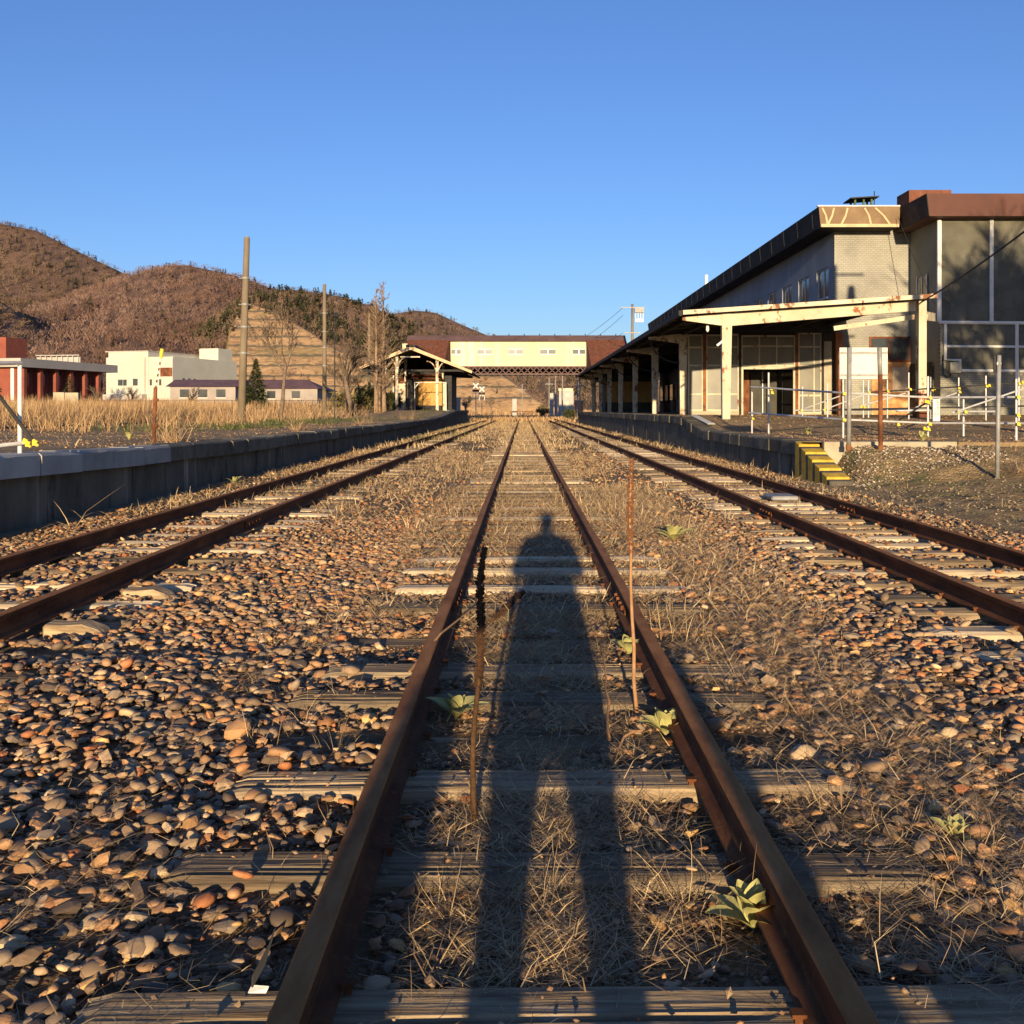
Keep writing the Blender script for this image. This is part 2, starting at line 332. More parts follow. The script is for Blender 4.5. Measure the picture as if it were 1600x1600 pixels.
XL, XR = -5.6, 5.55                      # platform edges
def zl(y): return np.interp(y, [-20, 11, 14.8, 19.5, 42, 66, 75, 83, 88, 130], [.86,.84,.77,.73,.72,.76,.95,1.2,1.27,1.27])
def zr_edge(y): return np.interp(y, [18, 22, 31.8, 36.4, 140], [.68,.68,.69,1.11,1.11])
def yard_z(X, Y):
    y0 = 31.8-6.8*sst(7, 9.5, X); t = np.clip((Y-y0)/(36.4-y0), 0, 1)
    return .68+.43*t + (fbm(X*.5, Y*.5, 9)-.5)*.03
# left platform
pl = grid('platform_left', seg((-17,-5.7,26)), seg((-12,60,110),(60,106,40)), lambda X, Y: zl(Y)-.02+(fbm(X*.6,Y*.6,21)-.5)*.05, asph_m)
tag(pl, 'worn asphalt platform with a pale and dark coping edge beside the left track', kind='structure')
def coping_run(parent, xs, inner, edges, zfun, th, mfun):
    for a, b in zip(edges[:-1], edges[1:]):
        m = MB(); z0, z1 = float(zfun(a)), float(zfun(b)); j = random.uniform(-.012, .012); dz = random.uniform(-.008, .008)
        x0, x1 = xs+j, inner
        gp = .008; ya, yb = a+gp, b-gp
        # top outer edge chipped a little: extra vertices along the edge
        n = 4; out = []
        for k in range(n+1):
            t = k/n; y = ya+(yb-ya)*t; z = z0+(z1-z0)*t+dz
            c = random.uniform(0, .022)
            out.append((x0, y, z, c))
        sg = 1 if xs > inner else -1
        vs = []
        for (x, y, z, c) in out: vs += [(x, y, z-th), (x, y, z-.02-c), (x-sg*(.02+c), y, z), (x1, y, z), (x1, y, z-th)]
        fs = []
        for k in range(n):
            for q in range(5):
                q2 = (q+1) % 5; fs.append((k*5+q, k*5+q2, (k+1)*5+q2, (k+1)*5+q))
        fs += [(4,3,2,1,0), tuple(n*5+q for q in range(5))]
        m.add(vs, fs).build('coping_block', mfun((a+b)/2), parent)
eL = [4, 5.2, 6.4, 7.5, 8.6, 9.7, 10.8, 11.9, 13.0, 14.07, 15.2, 16.3]
while eL[-1] < 60: eL.append(eL[-1]+random.uniform(1.05, 1.35))
eL += [66, 70, 75, 79, 83, 88, 94, 100, 106]
coping_run(pl, XL, XL-.55, eL, lambda y: zl(y)+.005, .26, lambda y: coping_l if y < 16.3 else coping_d)
yw = [4, 6, 8, 10]
while yw[-1] < 50: yw.append(yw[-1]+random.uniform(1.8, 2.3))
yw += [60, 75, 90, 106]
for a, b in zip(yw[:-1], yw[1:]):
    z0, z1 = float(zl(a))-.24, float(zl(b))-.24; dx = random.uniform(-.012, .012)
    MB().prism([(XL-.1+dx,a+.006,-.2),(XL-.1+dx,b-.006,-.2),(XL-.1+dx,b-.006,z1),(XL-.1+dx,a+.006,z0)], (-.4,0,0)).build('wall_panel', conc_dark, pl)
B(XL-.5, XL-.12, -12, 106, -.3, .4).build('wall_core', conc_dark, pl)
B(XL-.02, XL+.1, -10, 60, -.12, -.005).build('foot_kerb', coping_d, pl)
# right platform (edge row)
pr = grid('platform_right', seg((5.62,14,34),(14,40,14)), seg((20.3,40,70),(40,104,30)), yard_z, asph_m)
tag(pr, 'sloping worn asphalt platform and yard in front of the station beside the right track', kind='structure')
eR = [20.8]
while eR[-1] < 60: eR.append(eR[-1]+random.uniform(.95, 1.2))
eR += [63, 66, 70, 74, 78, 83, 88, 93, 98, 104]
coping_run(pr, XR, XR+.5, eR, lambda y: zr_edge(y)+.006, .28, lambda y: coping_d)
yw = [20.8]
while yw[-1] < 56: yw.append(yw[-1]+random.uniform(1.3, 1.7))
yw += [70, 85, 104]
for a, b in zip(yw[:-1], yw[1:]):
    z0, z1 = float(zr_edge(a))-.26, float(zr_edge(b))-.26; dx = random.uniform(-.012, .012)
    MB().prism([(XR+.06+dx,a+.006,-.2),(XR+.06+dx,b-.006,-.2),(XR+.06+dx,b-.006,z1),(XR+.06+dx,a+.006,z0)], (.4,0,0)).build('wall_panel', conc_dark, pr)
B(XR+.08, XR+.45, 20.9, 104, -.3, .4).build('wall_core', conc_dark, pr)
MB().prism([(5.95,33.0,.86),(6.2,33.0,.86),(6.2,36.4,1.125),(5.95,36.4,1.125)], (0,0,.012)).build('white_edge_line', whitep_m, pr)
MB().prism([(-6.35,84,1.225),(-6.1,84,1.225),(-6.1,92,1.285),(-6.35,92,1.285)], (0,0,.012)).build('white_edge_line', whitep_m, pl)
# striped sloping kerb at the platform end
kb = thing('striped_kerb', (5.6,18.6,0), 'yellow and black striped sloping kerb at the end of the right platform', 'kerb')
NB = 10
cuts = [0]
for k in range(NB): cuts.append(cuts[-1]+(.13 if k % 2 == 0 else .07))
for k in range(NB):
    t0, t1 = cuts[k], cuts[k+1]
    ya, yb = 20.78-2.35*t0, 20.78-2.35*t1; za, zb = .70-.66*t0, .70-.66*t1
    zt = za-.01 if k % 2 == 0 else za-.022
    p = [(XR-.03,ya,-.2),(XR-.03,yb,-.2),(XR-.03,yb,zb+(.02 if k % 2 == 0 else .0)),(XR-.03,ya,zt)]
    o = MB().prism(p, (.42,0,0)).build('kerb_block', yel_m if k % 2 == 0 else blk_m, kb, bevel=.012)
B(5.96,8.6,20.26,20.44,-.1,.695).build('edge_strip', conc_l, pr, bevel=.015); B(8.62,18,20.27,20.44,.2,.69).build('edge_strip', asph_m, pr, bevel=.015)
# bank right of the right track
def bank_z(X, Y):
    w = np.where(Y > 16.5, sst(5.98, 6.5, X), sst(5.2, 5.9, X)*(1-sst(15, 16.5, Y))+sst(5.98, 6.5, X)*sst(15, 16.5, Y))
    y0 = 18.0-2.6*sst(6, 9, X)-3*sst(9, 14, X); y1 = 20.4
    t = sst(0, 1, (Y-y0)/(y1-y0))
    lump = (fbm(X*1.6, Y*1.6, 31)-.5)*.16+(fbm(X*7, Y*7, 33)-.5)*.06
    return -.04 + w*(.03+.055*np.clip(X-5.6, 0, 4)*(1-t)+.62*t + lump*(1-.6*lin(20.2,20.6,Y))) 
bank = grid('bank', seg((4.9,12,90),(12,30,30)), seg((2,14,60),(14,20.62,90)), bank_z, bank_m)
tag(bank, kind='structure')
# field left beyond the platform, rough ground, level crossing road
field = grid('field', seg((-900,-200,8),(-200,-60,12),(-60,-17.02,22)), seg((-20,160,60),(160,420,10)), lambda X, Y: .45+(fbm(X*.15,Y*.15,41)-.5)*.4+.6*sst(60,110,Y), bank_m)
tag(field, kind='structure')
B(-17.3, -17.0, -12, 106, -.3, .76).build('platform_back_wall', conc_dark, pl)
road = B(-60, 60, 196, 203, -.2, .12).build('road', asph_m); tag(road, kind='structure')

# ------------------------------------------------------------------ hills
def PXY(px, d): return (px-817)*d/1600
def PZ(py, d): return CAMZ+(640-py)*d/1600
class Hill:
    def __init__(s, name, ridge, dr, df, zf=.5, prof=1.15, rough=1.0, mat=hill_m, seed=1, nx=110, ny=60, step=None):
        rx = np.array([PXY(p[0], dr) for p in ridge]); rz = np.array([PZ(p[1], dr) for p in ridge])
        s.rx, s.rz, s.dr, s.df, s.zf, s.prof, s.rough, s.seed, s.step = rx, rz, dr, df, zf, prof, rough, seed, step
        s.o = grid(name, np.linspace(rx[0], rx[-1], nx), np.linspace(df, dr+(dr-df)*.5, ny), s.z, mat)
        tag(s.o, kind='structure')
    def z(s, X, Y):
        rz = np.interp(X, s.rx, s.rz); t = (Y-s.df)/(s.dr-s.df)
        up = np.clip(t, 0, 1)**s.prof
        if s.step:
            k = s.step; q = up*k; fl = np.floor(q); fr = q-fl; up = (fl+np.clip(fr/.86, 0, 1))/k
        h = np.where(t <= 1, s.zf+(rz-s.zf)*up, rz-(t-1)*(rz*.9))
        amp = s.rough*np.clip(np.minimum(t*3, 1), 0, 1)*np.where(t > .8, np.clip((1.05-t)*4, .15, 1), 1)
        return h+amp*((fbm(X/60, Y/90, s.seed)-.5)*18+(fbm(X/18, Y/25, s.seed+3)-.5)*6)*np.clip(rz/60, .15, 1)
hA = Hill('hill', [(-700,190),(-300,262),(-120,300),(0,347),(60,358),(100,378),(150,404),(195,426),(260,455),(330,490),(420,540),(520,600),(600,636)], 950, 470, seed=5)
hB = Hill('hill', [(60,600),(130,500),(195,436),(235,428),(262,417),(290,414),(325,421),(350,427),(400,441),(440,456),(500,480),(600,530),(700,590),(760,630)], 760, 330, seed=15)
hC = Hill('hill', [(330,500),(400,455),(425,452),(470,452),(505,457),(540,464),(580,476),(630,500),(700,540),(760,580),(820,630)], 620, 400, seed=25, rough=.5)
hD = Hill('hill', [(480,520),(560,500),(610,490),(645,484),(682,488),(718,505),(765,524),(800,538),(850,556),(900,575),(960,590),(1040,600),(1150,612),(1300,622)], 720, 420, seed=35, rough=.5)
hE = Hill('hill', [(-600,300),(-300,370),(-100,428),(0,468),(40,505),(80,548),(110,578),(150,610),(200,636)], 470, 300, seed=45, rough=.6)
# terraced cut slope: a plane with level berms, cut off by the hill's outline
TS, TDF, TZF, TN = .5, 330., 1.0, 12
tout = [(330,636),(346,585),(360,515),(376,484),(395,474),(425,485),(450,499),(480,518),(520,546),(560,561),(640,569),(720,573),(770,579),(795,591),(830,618),(852,636)]
tpx = np.array([p[0] for p in tout], float); tk = np.array([(640-p[1])/1600 for p in tout])
tX = np.array([-128., 16.]); STEP = 47.0/TN
def terr_top(X, Y):
    px = 817+X*1600/np.maximum(Y, 1); px = px+(fbm(Y/6, X*0, 54)-.5)*7
    return CAMZ+np.interp(px, tpx, tk)*Y
def terr_z(X, Y):
    p = TS*(Y-TDF); q = p/STEP; fl = np.floor(q); fr = q-fl; st = (fl+np.clip(fr/.82, 0, 1))*STEP
    top = terr_top(X, Y)+(fbm(X/9, X*0, 58)-.5)*1.6
    h = np.where(Y < TDF, -1.0, TZF+st)
    return np.minimum(h, np.maximum(top, TZF-1)) + (fbm(X/7, Y/5, 57)-.5)*.9*(Y > TDF+2)
hT = grid('terraced_hill', np.linspace(tX[0], tX[-1], 150), np.linspace(TDF-4, 452, 130), terr_z, terr_m); tag(hT, kind='structure')
for k in range(1, TN):
    Y = TDF+k*STEP/TS-.4; X = np.linspace(tX[0], tX[-1], 240); ok = terr_top(X, np.full(240, Y)) > TZF+k*STEP+1.2
    ii = np.where(ok)[0]
    if len(ii) < 8: continue
    xs = X[ii[0]:ii[-1]+1]; zz = terr_z(xs, np.full(len(xs), Y-.2)); ok2 = ok[ii[0]:ii[-1]+1]; m = MB()
    vs = []; fs = []
    for i in range(len(xs)): h_ = .3+.5*float(vn(xs[i]*.8, k*3., 5)); vs += [(xs[i], Y-.4, zz[i]-.6), (xs[i], Y-.4, zz[i]+h_), (xs[i], Y, zz[i]+h_-.05), (xs[i], Y, zz[i]-.6)]
    for i in range(len(xs)-1):
        if not (ok2[i] and ok2[i+1]): continue
        for q in range(4): fs.append((i*4+q, i*4+(q+1) % 4, (i+1)*4+(q+1) % 4, (i+1)*4+q))
    m.add(vs, fs).build('berm_kerb', shut_m, hT)

# forest: many small bare trees merged per hill
def tree_proto(kind, k):
    r = np.random.default_rng(100+k); V = []; F = []
    def tri(a, b, c): i = len(V); V.extend([a, b, c]); F.append((i, i+1, i+2))
    if kind == 'bare':
        for q in range(2): tri((-.012,0,0) if q else (0,-.012,0), (.012,0,0) if q else (0,.012,0), (0,0,.75))
        for q in range(22):
            z = r.uniform(.08, .8); a = r.uniform(0, 6.28); L = r.uniform(.16, .34)*(1.15-z*.5); sp = r.uniform(.35, .9)
            p = np.array([r.normal(0,.05), r.normal(0,.05), z]); d = np.array([math.cos(a)*sp, math.sin(a)*sp, 1.0]); d /= np.linalg.norm(d)
            s = np.cross(d, r.normal(size=3)); s /= np.linalg.norm(s); w = r.uniform(.014, .034)
            p = p+np.array([math.cos(a), math.sin(a), 0])*r.uniform(0, .2); tri(tuple(p-s*w), tuple(p+s*w), tuple(p+d*L))
    else:
        for q in range(2): tri((-.02,0,0) if q else (0,-.02,0), (.02,0,0) if q else (0,.02,0), (0,0,1.0))
        for q in range(24):
            z = r.uniform(.15, .97); a = r.uniform(0, 6.28); rad = .24*(1.02-z); w = .07+.07*(1-z)
            ca, sa = math.cos(a), math.sin(a)
            tri((ca*rad*.1-sa*w, sa*rad*.1+ca*w, z), (ca*rad*.1+sa*w, sa*rad*.1-ca*w, z+.02), (ca*rad, sa*rad, z-.07+r.uniform(-.03,.03)))
    return np.array(V), np.array(F)
PB = [tree_proto('bare', k) for k in range(6)]; PC = [tree_proto('con', k+10) for k in range(4)]
def forest(hill, n, pxr, trange, label, hgt, conf, pal, seed, reject=None):
    r = np.random.default_rng(seed)
    x = r.uniform(PXY(pxr[0], hill.dr), PXY(pxr[1], hill.dr), n); t = r.uniform(trange[0]**.8, trange[1]**.8, n)**(1/.8); y = hill.df+(hill.dr-hill.df)*t
    z = hill.z(x, y)
    if reject is not None:
        k = ~reject(x, y, z); x, y, z, t = x[k], y[k], z[k], t[k]
    n = len(x); cf = r.uniform(0, 1, n) < conf(x, t, y)
    VV = []; FF = []; TT = []; base = 0
    for protos, sel, cols in ((PB, ~cf, pal[0]), (PC, cf, pal[1])):
        idx = np.where(sel)[0]
        if not len(idx): continue
        pk = r.integers(0, len(protos), len(idx))
        for q, (pv, pf) in enumerate(protos):
            ii = idx[pk == q]; m = len(ii)
            if not m: continue
            a = r.uniform(0, 6.28, m); H = hgt*r.uniform(.7, 1.3, m); Wd = H*r.uniform(.95, 1.5, m); H = H*(1-.45*sst(.86, .97, t[ii]))
            ca, sa = np.cos(a), np.sin(a)
            v = np.empty((m, len(pv), 3)); v[:,:,0] = x[ii,None]+Wd[:,None]*(ca[:,None]*pv[None,:,0]-sa[:,None]*pv[None,:,1])
            v[:,:,1] = y[ii,None]+Wd[:,None]*(sa[:,None]*pv[None,:,0]+ca[:,None]*pv[None,:,1]); v[:,:,2] = z[ii,None]-.4+H[:,None]*pv[None,:,2]
            f = pf[None]+base+(np.arange(m)*len(pv))[:,None,None]
            nz = fbm(x[ii]/35, y[ii]/50, seed+2)
            c = np.array(cols)[np.clip((nz*len(cols)*1.4-.2*len(cols)+r.normal(0,.5,m)).astype(int), 0, len(cols)-1)]*r.uniform(.75, 1.25, (m,1))
            VV.append(v.reshape(-1,3)); FF.append(f.reshape(-1,3)); TT.append(np.repeat(c, len(pv), 0)); base += m*len(pv)
    o = npmesh('forest', np.concatenate(VV), np.concatenate(FF), forest_m, np.concatenate(TT)); return tag(o, label, 'forest', kind='stuff')
BR = [(.16,.094,.07),(.2,.12,.09),(.25,.158,.12),(.18,.118,.1)]; OL = [(.15,.1,.062),(.19,.125,.08),(.22,.145,.1),(.13,.1,.058)]; GN = [(.035,.042,.018),(.05,.055,.025),(.07,.065,.03)]
forest(hA, 6800, (-60,480), (.1,1.03), 'bare brown wood covering the tall hill at the left edge', 6.2, lambda x,t,y: .06+.16*(t > .8), (OL, GN), 1)
forest(hB, 7600, (110,760), (.05,1.03), 'reddish brown bare wood on the middle hill behind the white building', 6.2, lambda x,t,y: .02+.15*(t > .93), (BR, GN), 2)
forest(hC, 3200, (330,800), (.3,1.03), 'dark conifer wood along the ridge above the terraced slope', 5.6, lambda x,t,y: .2+.4*(t > .55), (OL, GN), 3)
forest(hD, 3200, (500,1250), (.05,1.03), 'bare brown wood on the far hill behind the footbridge', 5.5, lambda x,t,y: np.full(len(x), .12), (OL, GN), 4)
class TH: pass
th = TH(); th.z = terr_z; th.dr = 430.; th.df = 332.
forest(th, 420, (300,860), (.0,.85), 'sparse brown scrub dotted over the terraced slope', 2.6, lambda x,t,y: np.full(len(x), .1), (BR, GN), 6, reject=lambda x,y,z: z < 2)
forest(th, 260, (300,470), (.55,1.0), 'bare scrub along the crest of the terraced slope', 4.5, lambda x,t,y: np.full(len(x), .3), (OL, GN), 7, reject=lambda x,y,z: z < terr_top(x, y)-2.5)
forest(hE, 1500, (-120,190), (.1,1.02), 'olive brown scrub wood on the low spur behind the red building', 6, lambda x,t,y: np.full(len(x), .15), (OL, GN), 5)
# ------------------------------------------------------------------ railway tracks
GA = .567                                 # half distance between rail head centres
def rail_mesh(x, y0, y1, n, wob=.006, seed=0):
    pr = [(-.055,0),(.055,0),(.055,.011),(.012,.026),(.0075,.04),(.0075,.098),(.03,.108),(.0325,.135),(.027,.14),(-.027,.14),(-.0325,.135),(-.03,.108),(-.0075,.098),(-.0075,.04),(-.012,.026),(-.055,.011)]
    ys = np.concatenate([np.linspace(y0, 30, n, endpoint=False), np.linspace(30, y1, 12)])
    vs = []; fs = []; k = len(pr)
    for y in ys:
        dx = wob*(vn(y*.25, seed, 3)-.5)*2; dz = .008*(vn(y*.3, seed+9, 4)-.5)*sst(3,8,abs(y))
        vs += [(x+p[0]+dx, y, p[1]+dz) for p in pr]
    for i in range(len(ys)-1):
        for q in range(k): fs.append((i*k+q, i*k+(q+1) % k, (i+1)*k+(q+1) % k, (i+1)*k+q))
    fs += [tuple(range(k-1,-1,-1)), tuple((len(ys)-1)*k+q for q in range(k))]
    return vs, fs, k
def make_rail(x, y0, y1, parent, seed):
    vs, fs, k = rail_mesh(x, y0, y1, 40, seed=seed)
    o = MB().add(vs, fs).build('rail', rail_m, parent)
    o.data.materials.append(railtop_lit_m)
    idx = np.zeros(len(o.data.polygons), np.int32); n = np.zeros(len(idx)*3, np.float32); o.data.polygons.foreach_get('normal', n); c = np.zeros(len(idx)*3, np.float32); o.data.polygons.foreach_get('center', c)
    idx[(n[2::3] > .55) & (c[2::3] > .12)] = 1; o.data.polygons.foreach_set('material_index', idx)  # upward faces of the head take the painted sunlit tone
    return o
def sleeper_mesh(L, Wd, hi, seed, split=0):
    r = np.random.default_rng(seed)
    nx = 90 if hi else 10; ny = 15 if hi else 4
    u = np.linspace(-L/2, L/2, nx); v = np.linspace(-Wd/2, Wd/2, ny); U, V = np.meshgrid(u, v)
    Z = -.012*(fbm(U*.8, V*4, seed)); e = np.abs(V)/(Wd/2); Z = Z-.02*sst(.75, 1, e)
    if hi:
        gr = fbm(U*.9, V*60, seed+1, 3); crack = np.clip((gr-.62)*9, 0, 1); Z = Z-.028*crack-.006*fbm(U*3, V*90, seed+4, 2)
        Z = Z-.03*np.clip((fbm(U*.7+3, V*22, seed+8, 3)-.6)*5, 0, 1)*split
    endz = .012*sst(L/2-.06, L/2, np.abs(U)); Z = Z-endz
    jag = (fbm(V*30, V*0, seed+5, 2)-.5)*.05
    UX = U+np.where(U > 0, 1, -1)*jag*sst(L/2-.2, L/2, np.abs(U))
    VX = V+(fbm(U*1.5, U*0+seed, 7, 3)-.5)*.02*np.sign(V)*(e > .9)
    P = np.stack([UX.ravel(), VX.ravel(), Z.ravel()], 1); n0 = len(P)
    bot = P[[0, nx-1, (ny-1)*nx, ny*nx-1]].copy(); bot[:,2] = -.14
    faces = [(j*nx+i, j*nx+i+1, (j+1)*nx+i+1, (j+1)*nx+i) for j in range(ny-1) for i in range(nx-1)]
    # skirt
    ring = [i for i in range(nx)]+[j*nx+nx-1 for j in range(1, ny)]+[(ny-1)*nx+i for i in range(nx-2,-1,-1)]+[j*nx for j in range(ny-2,0,-1)]
    Q = P[ring].copy(); Q[:,2] = -.14; Pf = np.concatenate([P, Q]); k = len(ring)
    faces += [(ring[i], n0+i, n0+(i+1) % k, ring[(i+1) % k]) for i in range(k)]
    me = bpy.data.meshes.new('sleeper'); me.from_pydata([tuple(p) for p in Pf], [], faces)
    return me
SL_LO = []; SL_HI = []
for k in range(6):
    me = sleeper_mesh(2.2, .21, False, 60+k); me.materials.append(wood_m); SL_LO.append(me)
    me = sleeper_mesh(2.2, .21, False, 60+k); me.materials.append(wood2_m); SL_LO.append(me)
for k in range(4):
    me = sleeper_mesh(2.24, .23, True, 80+k, 1.0 if k % 2 else .4); me.materials.append(wood_m); SL_HI.append(me)
    me = sleeper_mesh(2.24, .23, True, 80+k, .4); me.materials.append(wood2_m); SL_HI.append(me)
SLEEP = []                                # (xc, yc, zoff) for the ballast mask
def put_sleeper(track, xc, y, pale, hi, z=0):
    me = random.choice((SL_HI if hi else SL_LO)[1 if pale else 0::2])
    o = bpy.data.objects.new('sleeper', me); o.parent = track; o.matrix_parent_inverse = Matrix.Translation(-Vector(track.location))
    o.location = (xc+random.uniform(-.06,.06), y, z); o.rotation_euler = (random.uniform(-.02,.02), random.uniform(-.006,.006), random.uniform(-.018,.018)+(math.pi if random.random() < .5 else 0))
    COL.objects.link(o); SLEEP.append((o.location.x, y, z)); return o
def spike_meshes():
    m = MB(); m.box(-.009,.009,-.009,.009,0,.018); m.box(-.016,.016,-.014,.014,.018,.027); return m
def track(xc, y0, y1, label, ys, palef, hi_d, seed, zf):
    t = thing('railway_track', (xc, 2, 0), label, 'railway track')
    for s in (-1, 1): make_rail(xc+s*GA, y0, y1, t, seed+s)
    spm = spike_meshes(); first = None
    for y in ys:
        o = put_sleeper(t, xc, y, palef(y), y < hi_d, zf(y))
        if y < 14:
            for s in (-1, 1):
                for q in (-1, 1):
                    x = xc+s*GA+q*.068
                    if first is None: first = spm.build('rail_spike', rail_m, t); ob = first
                    else: ob = first.copy(); COL.objects.link(ob)
                    ob.location = (x, y+q*.05+random.uniform(-.02,.02), zf(y)-.002)
    return t
ysC = [1.55, 2.28, 3.02, 3.71, 4.25, 4.78, 5.32, 6.1, 6.98, 7.74, 8.58]
while ysC[-1] < 70: ysC.append(ysC[-1]+random.uniform(.64, .78))
tC = track(.1, -1.2, 260, 'rusty middle track running straight ahead between grassy weathered sleepers', ysC, lambda y: 7.6 < y < 8.7 or (y > 9 and random.random() < .35), 9, 10,
           lambda y: {4.25:-.05, 6.1:-.05}.get(y, random.uniform(-.03, .008) if y > 9 else random.uniform(-.008, .004)))
ysR = [5.0]
while ysR[-1] < 75: ysR.append(ysR[-1]+random.uniform(.52, .62))
tR = track(3.6, 3.0, 260, 'rusty right track with exposed pale sleepers beside the station platform', ysR, lambda y: random.random() < .42, 10, 20, lambda y: random.uniform(-.006, .012))
ysL = [5.2]
while ysL[-1] < 70: ysL.append(ysL[-1]+random.uniform(.6, .72))
tL = track(-3.62, 3.0, 260, 'rusty left track with half buried sleepers beside the left platform', ysL, lambda y: random.random() < .35, 10, 30, lambda y: random.uniform(-.055, .004))
# joint bars and bolts on the rails
def joint(t, x, y):
    for s in (-1, 1):
        b = B(x+s*.009, x+s*.026, y-.3, y+.3, .035, .1).build('joint_bar', rail_m, t)
        m = MB()
        for k in (-.22, -.08, .08, .22): m.tube([(x+s*.02,y+k,.067),(x+s*.045,y+k,.067)], .016, 6)
        m.build('bolt', rail_m, b)
joint(tC, .1+GA, 6.75); joint(tC, .1-GA, 6.9); joint(tR, 3.6+GA, 13.1); joint(tR, 3.6-GA, 12.7); joint(tL, -3.62+GA, 11.5)
# two sleeper ends standing proud beside the left track
for (x, y, s) in ((-2.72, 6.3, .42), (-2.72, 7.5, .4)):
    m = MB(); m.prism([(x-s*.45,y-.11,-.1),(x+s*.5,y-.09,-.1),(x+s*.36,y-.1,-.01),(x+s*.12,y-.12,.03),(x-s*.2,y-.115,.022),(x-s*.45,y-.11,.028)], (0,.15,.006)); m.build('sleeper_end', wood_m, tL, bevel=.015)
# pale slab between the rails of the right track
sl = B(3.62,4.02,14.9,15.45,0,.07).build('cable_box_lid', galg_m, None, bevel=.02); tag(sl, 'small pale flat slab lying between the rails of the right track', 'slab')

# ------------------------------------------------------------------ ballast stones
RAILX = [.1-GA,.1+GA,3.6-GA,3.6+GA,-3.62-GA,-3.62+GA]
SA = np.array(SLEEP)
def on_sleeper(x, y, z=0):
    hit = np.zeros(len(x), bool)
    for xc, yc, zc in SLEEP:
        if yc > 34: continue
        hit |= (np.abs(x-xc) < 1.12) & (np.abs(y-yc) < .12)
    return hit
def near_rail(x, w=.085):
    m = np.zeros(len(x), bool)
    for r_ in RAILX: m |= np.abs(x-r_) < w
    return m
def in_view(x, y, mg=1.2): return (x > -.511*y-mg) & (x < .489*y+mg)
def stone_dens(x, y):
    d = np.ones_like(x)
    c = np.abs(x-.1)
    d = np.where(c < .52, .28, d); d = np.where((c >= .52) & (c < 1.0), .45+.3*(x < 0), d)
    hay = sst(.42, .62, fbm(x*.55+7, y*.35, 77))
    d = d*np.where((x > .6) & (x < 1.8), 1-.55*hay, 1); d = d*np.where((x < -.5) & (x > -1.5), 1-.4*hay, 1)
    far = sst(9, 20, y); d = d*(1-far*np.where(x < .6, .72, .5))
    return d
def ico(sub):
    bm = bmesh.new(); bmesh.ops.create_icosphere(bm, subdivisions=sub, radius=1); V = np.array([v.co[:] for v in bm.verts]); F = np.array([[v.index for v in f.verts] for f in bm.faces]); bm.free(); return V, F
def stone_shape(sub, k, ang):  # pebbles are flattened by a few chips, broken stones by many
    V, F = ico(sub); r = np.random.default_rng(500+k)
    W = V.copy()
    for q in range(9 if ang else 5):
        nrm = r.normal(size=3); nrm /= np.linalg.norm(nrm); off = r.uniform(.4, .75) if ang else r.uniform(.6, .9)
        dd = W@nrm; W = W-np.outer(np.maximum(dd-off, 0)*(.95 if ang else .7), nrm)
    W = W*(1+r.normal(0, .05 if ang else .03, (len(W),1)))
    return W/np.abs(W).max(0), F
SH_HI = [(stone_shape(3 if k < 0 else 2, k, k % 3 != 0), k % 2 == 1) for k in range(12)]
SH_LO = [(stone_shape(1, 40+k, k % 2 == 1), k % 2 == 1) for k in range(8)]
PAL = np.array([(.27,.19,.125),(.2,.14,.095),(.35,.205,.115),(.33,.165,.08),(.37,.15,.07),(.46,.27,.135),(.12,.09,.07),(.25,.195,.145),(.52,.39,.25),(.38,.275,.18),(.31,.185,.105),(.56,.35,.15)])
PW = np.array([2.6,2.4,2.0,1.3,.6,1.2,1.6,2.0,.7,2.2,2.2,.35]); PW = PW/PW.sum(); PAL = PAL*np.array([1.06,.98,.85])
def scatter(n, ylo, yhi, xlo, xhi, ypow=1.0):
    y = ylo+(yhi-ylo)*rng.uniform(0,1,n)**ypow; x = rng.uniform(xlo, xhi, n); return x, y
def stones(x, y, size, zoff=0):
    n = len(x)
    a = size*.5*rng.uniform(.85,1.25,n); b = a*rng.uniform(.62,.95,n); c = a*rng.uniform(.3,.58,n)
    th = rng.uniform(0, 6.283, n); tx = rng.normal(0, .28, n); ty = rng.normal(0, .28, n)
    z = ground_z(x, y)+c*rng.uniform(.15, .95, n)+zoff
    col = PAL[rng.choice(len(PAL), n, p=PW)]*rng.uniform(.72,1.3,(n,1))
    return dict(x=x, y=y, z=z, a=a, b=b, c=c, th=th, tx=tx, ty=ty, col=col)
def rotm(s):
    ca, sa = np.cos(s['th']), np.sin(s['th']); cx, sx = np.cos(s['tx']), np.sin(s['tx']); cy, sy = np.cos(s['ty']), np.sin(s['ty'])
    n = len(ca); Rz = np.zeros((n,3,3)); Rz[:,0,0]=ca; Rz[:,0,1]=-sa; Rz[:,1,0]=sa; Rz[:,1,1]=ca; Rz[:,2,2]=1
    Ry = np.zeros((n,3,3)); Ry[:,0,0]=cy; Ry[:,0,2]=sy; Ry[:,1,1]=1; Ry[:,2,0]=-sy; Ry[:,2,2]=cy
    Rx = np.zeros((n,3,3)); Rx[:,0,0]=1; Rx[:,1,1]=cx; Rx[:,1,2]=-sx; Rx[:,2,1]=sx; Rx[:,2,2]=cx
    return Rz@Ry@Rx
